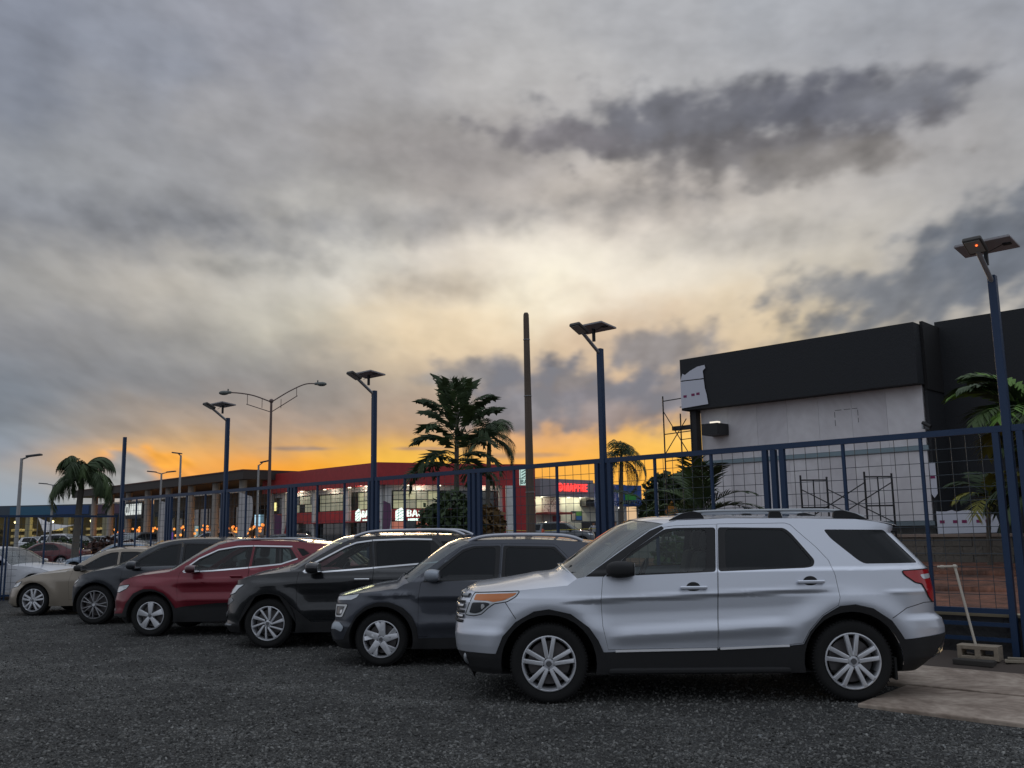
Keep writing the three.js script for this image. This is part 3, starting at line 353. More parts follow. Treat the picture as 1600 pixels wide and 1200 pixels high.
// shopping arcade with columns
{
  const t = thing('shopping_arcade', 'long shopping arcade with a flat overhanging roof and round pale columns', 'building'), f = frameOf([-45.7, -98.5, 0], [-19.5, -70, 0]), L = f.L;
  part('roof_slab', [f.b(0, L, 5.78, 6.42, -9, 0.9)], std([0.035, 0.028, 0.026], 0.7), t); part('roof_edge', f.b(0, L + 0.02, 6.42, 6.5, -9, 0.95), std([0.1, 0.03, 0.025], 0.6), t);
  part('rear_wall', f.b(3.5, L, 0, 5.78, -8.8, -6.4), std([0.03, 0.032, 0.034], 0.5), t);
  const colM = std([0.42, 0.39, 0.35], 0.75, 0, { map: rep(patchy(256, [1, 1, 1], [0.86, 0.85, 0.84], 6, 4, 1, 25), 0.5) });
  for (let i = 0; i < 8; i++) part('column', f.g(moved(new THREE.CylinderGeometry(0.3, 0.3, 5.78, 22), 4.4 + i * 4.65, 2.89, 0)), colM, t);
  for (let i = 0; i < 7; i++) part('light_beam', f.b(4.75 + i * 4.65, 8.7 + i * 4.65, 4.9, 5.02, -0.2, -0.05), std([0.6, 0.56, 0.5], 0.5), t);
  for (let i = 0; i < 9; i++) { const w = part('shop_window', f.b(4 + i * 3.8, 7.4 + i * 3.8, 0.1, 4.2, -6.4, -6.34), darkGlass, t); part('mullion', [f.b(5.65 + i * 3.8, 5.75 + i * 3.8, 0.1, 4.2, -6.33, -6.28)], frameGrey, w); }
  part('sign_lettering', f.g(moved(words('CLARION', 1.0, 0.06, 0.66), 16.0, 4.15, 0.4)), glow([0.8, 0.85, 0.82], 0.75), t); part('sign_board', f.b(14.0, 18.0, 3.3, 4.85, 0.22, 0.36), std([0.02, 0.02, 0.022], 0.6), t);
  for (const [x, y, w, h, m] of [[30.5, 4.0, 1.2, 0.7, glow([1, 0.9, 0.35], 1.1)], [33.5, 4.1, 1.5, 0.6, glow([1, 0.95, 0.4], 1.2)], [36.6, 4.15, 1.3, 0.7, glow([1, 0.95, 0.4], 1.2)], [27.5, 2.9, 1.0, 1.0, glow([0.45, 0.75, 0.95], 0.9)], [24.2, 3.4, 0.5, 0.5, glow([0.6, 0.8, 0.3], 1)], [8.2, 1.6, 0.6, 0.9, glow([0.45, 0.2, 1], 1)], [15, 2.0, 0.8, 1.2, glow([0.4, 0.6, 0.6], 0.5)]]) part('lit_sign', f.g((() => { const g = rbx(-w / 2, w / 2, -h / 2, h / 2, 0, 0.1, Math.min(w, h) * 0.3); g.translate(x, y, -6.2); return g; })()), m, t);
  const bulbG = new THREE.SphereGeometry(0.11, 8, 6), bulbM = [glow([1, 0.24, 0.03], 1.3), glow([1, 0.33, 0.05], 1.5)];
  for (let i = 0; i < 7; i++) {
    const x0 = 4.7 + i * 4.65, x1 = x0 + 4.2, s = thing('string_light', `string of orange bulbs in arcade bay ${['one', 'two', 'three', 'four', 'five', 'six', 'seven'][i]} counted from the left`, 'string light', f.p(x0, 0, -1.6).toArray(), Math.atan2(-28.5, 26.2), 'orange string lights under the arcade');
    const pts = []; for (let j = 0; j <= 8; j++) { const q = j / 8; pts.push([q * 4.2, 2.55 - 0.5 * q * (1 - q) * 2 + 0.12 * Math.sin(i * 3 + j * 2.1), -0.6 * Math.sin(q * 3 + i)]); }
    part('cable', tube(pts, 0.012, 24, 4), M.black, s);
    pts.forEach((p, j) => { const m = part('bulb', bulbG, bulbM[(i + j) % 2], s); m.position.set(p[0], p[1] - 0.14, p[2]); if (j % 2) { const m2 = part('bulb', bulbG, bulbM[j % 2], s); m2.position.set(p[0] + 0.25, p[1] - 0.42 - 0.2 * ((i + j) % 3), p[2] + 0.3); } });
    pointLamp(f.p(x0 + 2.1, 2.3, -0.9), [1, 0.42, 0.1], 2.6, 10);
  }
}
// far left shops
{
  const t = thing('shop_row', 'distant low shop row with blue signboards at the far left', 'building'), f = frameOf([-80, -114, 0], [-44.5, -107.5, 0]), L = f.L;
  part('roof_wall', f.b(0, L, 4.2, 5.5, -8, 0), std([0.055, 0.075, 0.1], 0.6), t); part('rear_wall', f.b(0, L, 0, 4.2, -8, -3), std([0.05, 0.045, 0.035], 0.8), t);
  for (const [x0, x1, m] of [[21, 26.5, [0.03, 0.12, 0.2]], [26.8, 31.3, [0.02, 0.06, 0.17]], [31.6, 35.8, [0.1, 0.06, 0.1]]]) part('signboard', f.b(x0, x1, 4.35, 5.35, 0.004, 0.1), std(m, 0.5), t);
  for (let i = 0; i < 7; i++) part('pillar', f.b(3 + i * 5, 3.6 + i * 5, 0, 4.2, -0.6, -0.1), std([0.32, 0.29, 0.18], 0.7), t);
  for (let i = 0; i < 6; i++) for (let j = 0; j < 3; j++) part('shelf', f.b(4.2 + i * 5, 7.4 + i * 5, 1.0 + j * 0.75, 1.3 + j * 0.75, -2.95, -2.6), std([0.6, 0.52, 0.3], 0.7), t);
  for (let i = 0; i < 6; i++) { part('shop_lamp', f.g(moved(new THREE.SphereGeometry(0.14, 12, 8), 5.8 + i * 5, 3.6, -1.2)), glow([1, 0.85, 0.4], 2), t); pointLamp(f.p(5.8 + i * 5, 3.4, -1.1), [1, 0.82, 0.36], i % 2 ? 4 : 9, 6); }
}
// black and white hall on the right
{
  const t = thing('hall_building', 'large hall under construction with black fascia over a white panelled wall', 'building'), B = (u0, u1, y0, y1, q0, q1) => FB(u0, u1, y0, y1, -q0, -q1);   // q = distance behind the fence, nearer face second
  const blk = std([0.016, 0.018, 0.022], 0.75, 0, { bumpMap: rep(bumpFine, 0.6), bumpScale: 0.003 }), wp = [0, 1, 2].map((i) => std([0.84 - i * 0.02, 0.83 - i * 0.02, 0.85 - i * 0.016], 0.75, 0, { map: rep(patchy(256, [1, 1, 1], [0.87, 0.86, 0.86], 4, 5, 1, 31 + i), 0.15) }));
  part('main_wall', B(-5.0, 16, 1.3, 6.75, 22, 12.5), blk, t); part('core_wall', B(-11.2, -5.01, 1.3, 6.3, 22, 12.2), wallWhite, t);
  part('fascia', B(-11.76, -4.98, 5.02, 6.53, 12.2, 11.0), blk, t); part('fascia_return', B(-4.975, -4.9, 4.9, 6.6, 12.5, 11.4), std([0.01, 0.01, 0.011], 0.8), t); part('end_cladding', B(-5.0, -4.93, 1.38, 4.895, 12.49, 11.42), blk, t);
  for (let i = 0; i < 7; i++) { const u0 = -11.38 + i * 0.905, u1 = u0 + 0.899; part('wall_panel', B(u0, u1, 3.54, 5.02, 11.9, 11.4), wp[i % 3], t); part('wall_panel', B(u0, u1, 1.72, 3.42, 11.9, 11.4), wp[(i + 1) % 3], t); }
  part('flashing', B(-11.4, -5.0, 3.42, 3.53, 11.7, 11.36), std([0.24, 0.32, 0.36], 0.5, 0.4), t); part('flashing', B(-11.4, -5.0, 1.6, 1.71, 11.7, 11.36), std([0.2, 0.25, 0.28], 0.5, 0.4), t); part('plinth', B(-14, 16, -0.2, 1.36, 14, 11.38), std([0.3, 0.27, 0.25], 0.9), t);
  part('steel_column', B(-11.62, -11.42, 1.3, 5.02, 11.45, 11.2), M.darkSteel, t); part('bracket', B(-12.3, -11.62, 4.5, 4.62, 11.4, 11.25), M.darkSteel, t); part('awning_box', B(-11.0, -10.48, 4.22, 4.54, 11.4, 10.8), std([0.02, 0.02, 0.022], 0.6), t); part('awning_light', B(-10.75, -10.5, 4.542, 4.59, 11.0, 10.85), glow([1, 0.9, 0.75], 1), t);
  // dashed outline of a small opening, marks on the panels
  for (const [u0, u1, y0, y1] of [[-7.3, -7.12, 4.6, 4.615], [-7.06, -6.88, 4.6, 4.615], [-6.84, -6.7, 4.6, 4.615], [-7.32, -7.305, 4.42, 4.57], [-7.32, -7.305, 4.2, 4.36], [-6.7, -6.685, 4.42, 4.57], [-6.7, -6.685, 4.24, 4.36]]) part('marking', B(u0, u1, y0, y1, 11.399, 11.396), std([0.16, 0.16, 0.16], 0.8), t);
  // torn wrap sheets, cut ragged, with printed red blocks
  const film = std([0.62, 0.64, 0.72], 0.45), print = std([0.22, 0.02, 0.1], 0.6);
  const sheet = (poly, q, marks, label) => { const s = thing('wrap_sheet', label, 'sheet'); const sh = new THREE.Shape(poly.map(([x, y]) => new THREE.Vector2(x, y))); let g = new THREE.ExtrudeGeometry(sh, { depth: 0.006, bevelEnabled: false, steps: 1 }); g.translate(0, 0, -q); g.applyMatrix4(fenceMat); part('sheet_film', g, film, s); for (const [x, y] of marks) part('printed_mark', FB(x - 0.055, x + 0.055, y - 0.035, y + 0.035, -q + 0.008, -q + 0.011), print, s); };
  sheet([[-11.74, 5.08], [-10.84, 5.12], [-10.88, 5.4], [-10.93, 5.6], [-10.95, 5.85], [-11.74, 5.87]], 10.97, [[-11.6, 5.42], [-11.33, 5.44], [-11.16, 5.45]], 'torn white wrap sheet on the lower left end of the black fascia');
  sheet([[-11.74, 5.9], [-10.95, 5.88], [-10.97, 6.1], [-10.88, 6.17], [-10.9, 6.26], [-11.15, 6.24], [-11.4, 6.15], [-11.58, 6.05], [-11.66, 6.1]], 10.97, [], 'torn white wrap sheet curling at the upper left of the black fascia');
  const rag = [[-4.92, 1.4], [-3.62, 1.42], [-3.55, 1.6], [-3.6, 1.8], [-3.74, 1.86], [-3.76, 1.97]]; for (let i = 0; i < 9; i++) rag.push([-3.85 - i * 0.12, 1.93 + 0.022 * Math.sin(i * 2.3)]); rag.push([-4.92, 1.93]);
  sheet(rag, 11.3, [[-4.8, 1.68], [-4.5, 1.68], [-4.3, 1.68], [-3.98, 1.68], [-3.78, 1.68]], 'white wrap sheet with red prints low on the black wall');
  sheet([[-5.0, 3.1], [-4.86, 3.1], [-4.86, 2.35], [-4.94, 2.25], [-5.0, 2.35]], 11.33, [[-4.94, 2.75]], 'narrow white wrap strip at the right end of the white wall');
  // block wall
  const bw = thing('block_wall', 'rough concrete block wall at the foot of the black hall', 'wall'); const bm = [0, 1, 2, 3].map((i) => std([0.135 + i * 0.008, 0.122 + i * 0.007, 0.103 + i * 0.006], 0.95, 0, { bumpMap: rep(bumpCoarse, 1.5), bumpScale: 0.012 })); part('mortar', FB(-9, 4, 0.3, 1.33, -10.9, -10.55), std([0.11, 0.1, 0.088], 0.95), bw);
  for (let j = 0; j < 5; j++) for (let i = 0; i < 30; i++) { const u = -8.95 + i * 0.42 + (j % 2) * 0.21; part('block', FB(u, u + 0.412, 0.33 + j * 0.2, 0.522 + j * 0.2, -10.8, -10.5 + rr(-0.012, 0.012)), bm[Math.floor(rnd() * 4)], bw); }
  part('coping', FB(-9, 4, 1.335, 1.4, -10.95, -10.46), std([0.28, 0.22, 0.18], 0.9), bw);
  // camera on the wall corner
  const cam = thing('security_camera', 'small dark security camera on the corner of the white wall', 'camera'); part('camera_body', (() => { const g = rod([0, 0, 0], [0.2, -0.12, 0.05], 0.045, 0.045, 10); g.translate(-4.97, 4.05, -11.05); return g.applyMatrix4(fenceMat); })(), M.black, cam); part('camera_arm', FB(-4.99, -4.95, 3.9, 4.05, -11.38, -11.02), M.galv, cam);
  // scaffolds
  const mk = (u, q, y, label) => { const s = thing('scaffold', label, 'scaffold', fp(u, y, -q), fenceTurn, 'scaffolds at the hall'); return s; };
  const s1 = mk(-7.58, 10, 0.78, 'low scaffold frames with cross braces before the white wall');
  const fr = (x) => part('scaffold_frame', [rod([x, 0, 0.2], [x, 2.1, 0.2], 0.024, 0.024, 6), rod([x + 0.42, 0, -0.35], [x + 0.42, 2.06, -0.35], 0.024, 0.024, 6), ...[0.7, 1.3, 1.98].map((y) => rod([x, y, 0.2], [x + 0.42, y, -0.35], 0.02, 0.02, 6)), rod([x + 0.2, 0.2, -0.07], [x + 0.2, 1.98, -0.07], 0.016, 0.016, 6)], M.darkSteel, s1);
  fr(0); fr(1.62); for (const [z, dx] of [[0.2, 0], [-0.35, 0.42]]) for (const [ya, yb] of [[1.75, 0.9], [0.95, 1.85]]) part('cross_brace', rod([dx, ya, z], [1.62 + dx, yb, z], 0.014, 0.014, 6), M.darkSteel, s1);
  const s2 = mk(-12.55, 11.2, -0.1, 'tall scaffold tower at the left end of the black fascia');
  for (const [x, z, h] of [[0, 0, 5.65], [0.95, 0, 5.2], [0.5, -0.9, 6.7], [0, -0.9, 5.2]]) part('upright', rod([x, 0, z], [x, h, z], 0.022, 0.022, 6), M.darkSteel, s2);
  for (const y of [1.2, 2.2, 3.0, 3.7, 4.5, 5.5]) { part('ledger', rod([0, y, 0], [0.95, y + 0.03, 0], 0.016, 0.016, 6), M.darkSteel, s2); part('ledger', rod([0, y - 0.1, -0.9], [0.5, y - 0.08, -0.9], 0.014, 0.014, 6), M.darkSteel, s2); }
  for (const [a, b] of [[[0, 5.2, 0], [0.95, 3.7, 0]], [[0, 3.9, 0], [0.8, 4.9, 0]], [[0, 2.9, 0], [0.95, 1.2, 0]]]) part('brace', rod(a, b, 0.014, 0.014, 6), M.darkSteel, s2);
  for (const y of [5.8, 6.2, 6.66]) part('guard_rail', rod([0.5, y, -0.9], [0.85, y, -0.9], 0.014, 0.014, 6), M.darkSteel, s2);
}
// ---------- cars ----------
// Side panels are polygons in side view (x back from the nose, y up) laid on a curved body side z = side(x, y).
function lin1(pts, v) { if (v <= pts[0][0]) return pts[0][1]; for (let i = 1; i < pts.length; i++) if (v <= pts[i][0]) return lerp(pts[i - 1][1], pts[i][1], (v - pts[i - 1][0]) / (pts[i][0] - pts[i - 1][0])); return pts[pts.length - 1][1]; }
function smooth(pts, per = 4) { const c = new THREE.CatmullRomCurve3(pts.map(([x, y]) => new THREE.Vector3(x, y, 0)), false, 'centripetal'); return c.getPoints((pts.length - 1) * per).map((p) => [p.x, p.y]); }
function rounded(poly, r = 0.04) {
  const out = [], n = poly.length;
  for (let i = 0; i < n; i++) {
    const p = poly[i], a = poly[(i + n - 1) % n], b = poly[(i + 1) % n];
    const la = Math.hypot(a[0] - p[0], a[1] - p[1]), lb = Math.hypot(b[0] - p[0], b[1] - p[1]), k = Math.min(p[2] ?? r, la * 0.45, lb * 0.45);
    const s = [p[0] + (a[0] - p[0]) / la * k, p[1] + (a[1] - p[1]) / la * k], e = [p[0] + (b[0] - p[0]) / lb * k, p[1] + (b[1] - p[1]) / lb * k];
    for (let j = 0; j <= 4; j++) { const t = j / 4, u = 1 - t; out.push([u * u * s[0] + 2 * u * t * p[0] + t * t * e[0], u * u * s[1] + 2 * u * t * p[1] + t * t * e[1]]); }
  }
  return out;
}
function inset(poly, d) {
  let A = 0; const n = poly.length; for (let i = 0; i < n; i++) { const p = poly[i], q = poly[(i + 1) % n]; A += p[0] * q[1] - q[0] * p[1]; }
  const s = A > 0 ? 1 : -1;
  return poly.map((p, i) => { const a = poly[(i + n - 1) % n], b = poly[(i + 1) % n]; let tx = b[0] - a[0], ty = b[1] - a[1]; const l = Math.hypot(tx, ty) || 1; return [p[0] - ty / l * d * s, p[1] + tx / l * d * s]; });
}
function arc(cx, cy, r, a0, a1, n = 14) { const o = []; for (let i = 0; i <= n; i++) { const a = lerp(a0, a1, i / n); o.push([cx + Math.cos(a) * r, cy + Math.sin(a) * r]); } return o; }
function clipAxis(poly, ax, v, keepLess) {
  const out = [];
  for (let i = 0; i < poly.length; i++) { const p = poly[i], q = poly[(i + 1) % poly.length], dp = keepLess ? v - p[ax] : p[ax] - v, dq = keepLess ? v - q[ax] : q[ax] - v; if (dp >= 0) out.push(p); if ((dp > 0 && dq < 0) || (dp < 0 && dq > 0)) { const t = dp / (dp - dq); out.push([p[0] + (q[0] - p[0]) * t, p[1] + (q[1] - p[1]) * t]); } }
  return out;
}
function panel(poly, holes, side, off, sgn, cell = 0.05) {
  const sh = poly.map((p) => new THREE.Vector2(p[0], p[1])), hs = holes.map((h) => h.map((p) => new THREE.Vector2(p[0], p[1])));
  if (THREE.ShapeUtils.isClockWise(sh)) sh.reverse(); for (const h of hs) if (!THREE.ShapeUtils.isClockWise(h)) h.reverse();
  const tri = THREE.ShapeUtils.triangulateShape(sh, hs), all = [...sh, ...hs.flat()], pos = [], nor = [], uv = [], h = 0.004;
  const put = (x, y) => { const z = side(x, y) + off, gx = clamp((side(x + h, y) - side(x - h, y)) / (2 * h), -6, 6), gy = clamp((side(x, y + h) - side(x, y - h)) / (2 * h), -6, 6), l = Math.hypot(gx, gy, 1); pos.push(x, y, z * sgn); nor.push(-gx / l, -gy / l, sgn / l); uv.push(x, y); };
  for (const t of tri) {
    const P = t.map((i) => [all[i].x, all[i].y]), xs = P.map((p) => p[0]), ys = P.map((p) => p[1]);
    const x0 = Math.floor(Math.min(...xs) / cell), x1 = Math.ceil(Math.max(...xs) / cell), y0 = Math.floor(Math.min(...ys) / cell), y1 = Math.ceil(Math.max(...ys) / cell);
    for (let i = x0; i < x1; i++) {
      let col = clipAxis(clipAxis(P, 0, i * cell, false), 0, (i + 1) * cell, true); if (col.length < 3) continue;
      for (let j = y0; j < y1; j++) {
        const c = clipAxis(clipAxis(col, 1, j * cell, false), 1, (j + 1) * cell, true); if (c.length < 3) continue;
        for (let k = 1; k < c.length - 1; k++) { const A = Math.abs((c[k][0] - c[0][0]) * (c[k + 1][1] - c[0][1]) - (c[k + 1][0] - c[0][0]) * (c[k][1] - c[0][1])); if (A < 1e-9) continue; const o = sgn > 0 ? [c[0], c[k], c[k + 1]] : [c[0], c[k + 1], c[k]]; for (const q of o) put(q[0], q[1]); }
      }
    }
  }
  const g = new THREE.BufferGeometry(); g.setAttribute('position', new THREE.Float32BufferAttribute(pos, 3)); g.setAttribute('normal', new THREE.Float32BufferAttribute(nor, 3)); g.setAttribute('uv', new THREE.Float32BufferAttribute(uv, 2)); return g;
}
// surface across the car between mirrored edge lines: stations [ex, ey, cx, cy]
function across(st, side, { nx = 10, px = 2.2, py = 2.4, off = 0 } = {}) {
  const pos = [], uv = [], idx = [], cols = nx * 2 + 1;
  st.forEach(([ex, ey, cx, cy], s) => { const W = side(ex, ey) + off; for (let i = 0; i < cols; i++) { const q = i / nx - 1, sg = Math.sign(q), t = Math.sin(Math.abs(q) * Math.PI / 2) ** 0.9; pos.push(cx + (ex - cx) * t ** px, cy + (ey - cy) * t ** py, W * t * sg); uv.push(s / (st.length - 1), i / (cols - 1)); } });
  for (let s = 0; s < st.length - 1; s++) for (let i = 0; i < cols - 1; i++) { const a = s * cols + i, b = a + 1, c = a + cols, d = c + 1; idx.push(a, b, d, a, d, c); }
  const g = new THREE.BufferGeometry(); g.setAttribute('position', new THREE.Float32BufferAttribute(pos, 3)); g.setAttribute('uv', new THREE.Float32BufferAttribute(uv, 2)); g.setIndex(idx); g.computeVertexNormals(); return g;
}
// strip lying on the side surface along a side-view line
function strip(line, w, side, off, sgn, cell = 0.08) { const up = line.map(([x, y], i) => { const a = line[Math.max(0, i - 1)], b = line[Math.min(line.length - 1, i + 1)], l = Math.hypot(b[0] - a[0], b[1] - a[1]); return [x - (b[1] - a[1]) / l * w, y + (b[0] - a[0]) / l * w]; }); return panel([...line, ...up.reverse()], [], side, off, sgn, cell); }
function rimGeo(style, R) {
  const list = [], depth = 0.032;
  const addPoly = (poly, d = depth, z = 0) => { const g = prism(poly, d, 0.006); g.translate(0, 0, z); list.push(g); };
  const pol = (r, a) => [Math.cos(a) * r, Math.sin(a) * r];
  const barP = (a0, r0, w0, a1, r1, w1) => { const p = pol(r0, a0), q = pol(r1, a1), dx = q[0] - p[0], dy = q[1] - p[1], l = Math.hypot(dx, dy), nx = -dy / l, ny = dx / l; return [[p[0] + nx * w0, p[1] + ny * w0], [p[0] - nx * w0, p[1] - ny * w0], [q[0] - nx * w1, q[1] - ny * w1], [q[0] + nx * w1, q[1] + ny * w1]]; };
  const T = Math.PI * 2;
  if (style === 'double') for (let i = 0; i < 5; i++) { const a = i / 5 * T + T / 4; for (const s of [-1, 1]) addPoly(barP(a + s * 0.3, R * 0.2, 0.019, a + s * 0.21, R * 0.95, 0.021)); }
  if (style === 'twist') for (let i = 0; i < 5; i++) { const a = i / 5 * T + T / 4; addPoly(barP(a - 0.25, R * 0.18, 0.045, a - 0.1, R * 0.95, 0.03)); addPoly(barP(a - 0.1, R * 0.42, 0.03, a + 0.28, R * 0.95, 0.028), depth, -0.004); }
  if (style === 'swirl') for (let i = 0; i < 10; i++) { const a = i / 10 * T; addPoly(barP(a - 0.2, R * 0.22, 0.012, a + 0.22, R * 0.95, i % 2 ? 0.016 : 0.026), depth, i % 2 ? -0.008 : 0); }
  if (style === 'blade') for (let i = 0; i < 5; i++) { const a = i / 5 * T + T / 4; addPoly(barP(a, R * 0.15, 0.026, a + 0.02, R * 0.94, 0.052)); }
  if (style === 'thin') for (let i = 0; i < 7; i++) { const a = i / 7 * T; for (const s of [-1, 1]) addPoly(barP(a, R * 0.18, 0.011, a + s * 0.16, R * 0.95, 0.011)); }
  for (const g of list) { const p = g.attributes.position; for (let i = 0; i < p.count; i++) { const r = Math.hypot(p.getX(i), p.getY(i)) / R; p.setZ(i, p.getZ(i) - 0.03 + 0.03 * r * r - 0.035 * sstep(0.82, 1, r) + (0.02 * (1 - r))); } g.computeVertexNormals(); }
  const hub = lathe([[0, 0.022], [R * 0.1, 0.021], [R * 0.13, 0.012], [R * 0.24, 0.006], [R * 0.27, -0.02], [R * 0.2, -0.07], [0, -0.07]], 30); hub.rotateX(Math.PI / 2); list.push(hub);
  const lip = lathe([[R * 0.9, -0.16], [R * 0.9, -0.03], [R * 0.935, 0.0], [R * 0.965, 0.008], [R, 0.006], [R * 1.005, -0.012], [R * 0.97, -0.03], [R * 0.96, -0.16]], 56); lip.rotateX(Math.PI / 2); list.push(lip);
  return toCreasedNormals(merge(list), 0.6);
}
function wheelParts(car, spec, xw, zs) {
  const { R, rim, style, tw = 0.235 } = spec, w = sub('wheel', car);
  w.position.set(xw, R, zs * (spec.W - 0.035)); if (zs < 0) w.rotation.y = Math.PI;
  const k = spec._wheel ??= (() => {
    const s = R - rim, t = lathe([[rim * 0.98, -tw], [rim + s * 0.15, -tw - 0.0], [rim + s * 0.5, -tw - 0.012], [R - 0.025, -tw - 0.0], [R - 0.004, -tw + 0.025], [R, -tw * 0.5], [R - 0.004, -0.025], [R - 0.025, 0.0], [rim + s * 0.55, 0.012], [rim + s * 0.18, 0.004], [rim * 0.98, -0.006]], 64); t.rotateX(Math.PI / 2);
    const grooves = []; for (let i = 0; i < 72; i++) { const a = i / 72 * Math.PI * 2, g = new THREE.BoxGeometry(0.01, 0.02, tw * 0.92); g.translate(0, R - 0.007, -tw / 2); g.rotateZ(a); grooves.push(g); }
    const d = new THREE.CylinderGeometry(rim * 0.78, rim * 0.78, 0.03, 32); d.rotateX(Math.PI / 2); d.translate(0, 0, -0.11);
    const back = new THREE.CylinderGeometry(rim * 0.93, rim * 0.93, 0.01, 32); back.rotateX(Math.PI / 2); back.translate(0, 0, -0.16);
    const nuts = []; for (let i = 0; i < 5; i++) { const a = i / 5 * Math.PI * 2 + Math.PI / 2 + 0.63, g = new THREE.CylinderGeometry(0.0125, 0.014, 0.02, 8); g.rotateX(Math.PI / 2); g.translate(Math.cos(a) * rim * 0.235, Math.sin(a) * rim * 0.235, 0.008); nuts.push(g); }
    const cap = new THREE.CylinderGeometry(rim * 0.1, rim * 0.11, 0.012, 20); cap.rotateX(Math.PI / 2); cap.translate(0, 0, 0.022);
    return { tyre: merge([t, ...grooves]), rim: rimGeo(style, rim), disc: d, back, nuts: merge(nuts), cap };
  })();
  part('tyre', k.tyre, M.rubber, w); part('rim', k.rim, spec.rimMat ?? M.alloy, w); part('brake_disc', k.disc, M.disc, w); part('wheel_back', k.back, M.liner, w); part('wheel_nuts', k.nuts, M.black, w).userData.kind = 'stuff'; part('hub_cap', k.cap, spec.capMat ?? M.alloyDark, w);
  return w;
}
const paintOf = (c, o = {}) => phys(c, o.rough ?? 0.36, o.metal ?? 0.55, { clearcoat: 0.9, clearcoatRoughness: o.cc ?? 0.07, bumpMap: orangePeel, bumpScale: 0.00015 });
const glassClear = phys([0.6, 0.7, 0.67], 0.02, 0, { transmission: 1, thickness: 0, ior: 1.5 });
const glassTint = phys([0.012, 0.016, 0.02], 0.03, 0, { transmission: 0.45, thickness: 0, ior: 1.38 });
const glassFront = phys([0.5, 0.6, 0.6], 0.02, 0, { transmission: 0.9, thickness: 0, ior: 1.7, clearcoat: 1, clearcoatRoughness: 0.02 });
const lensClear = phys([0.7, 0.73, 0.76], 0.08, 0.25, { clearcoat: 1, clearcoatRoughness: 0.03 });
const lensAmber = phys([0.62, 0.17, 0.015], 0.15, 0, { clearcoat: 1, clearcoatRoughness: 0.03 });
const lensRed = phys([0.42, 0.008, 0.012], 0.12, 0, { clearcoat: 1, clearcoatRoughness: 0.03 });
const lensDark = phys([0.05, 0.055, 0.06], 0.1, 0.3, { clearcoat: 1 });

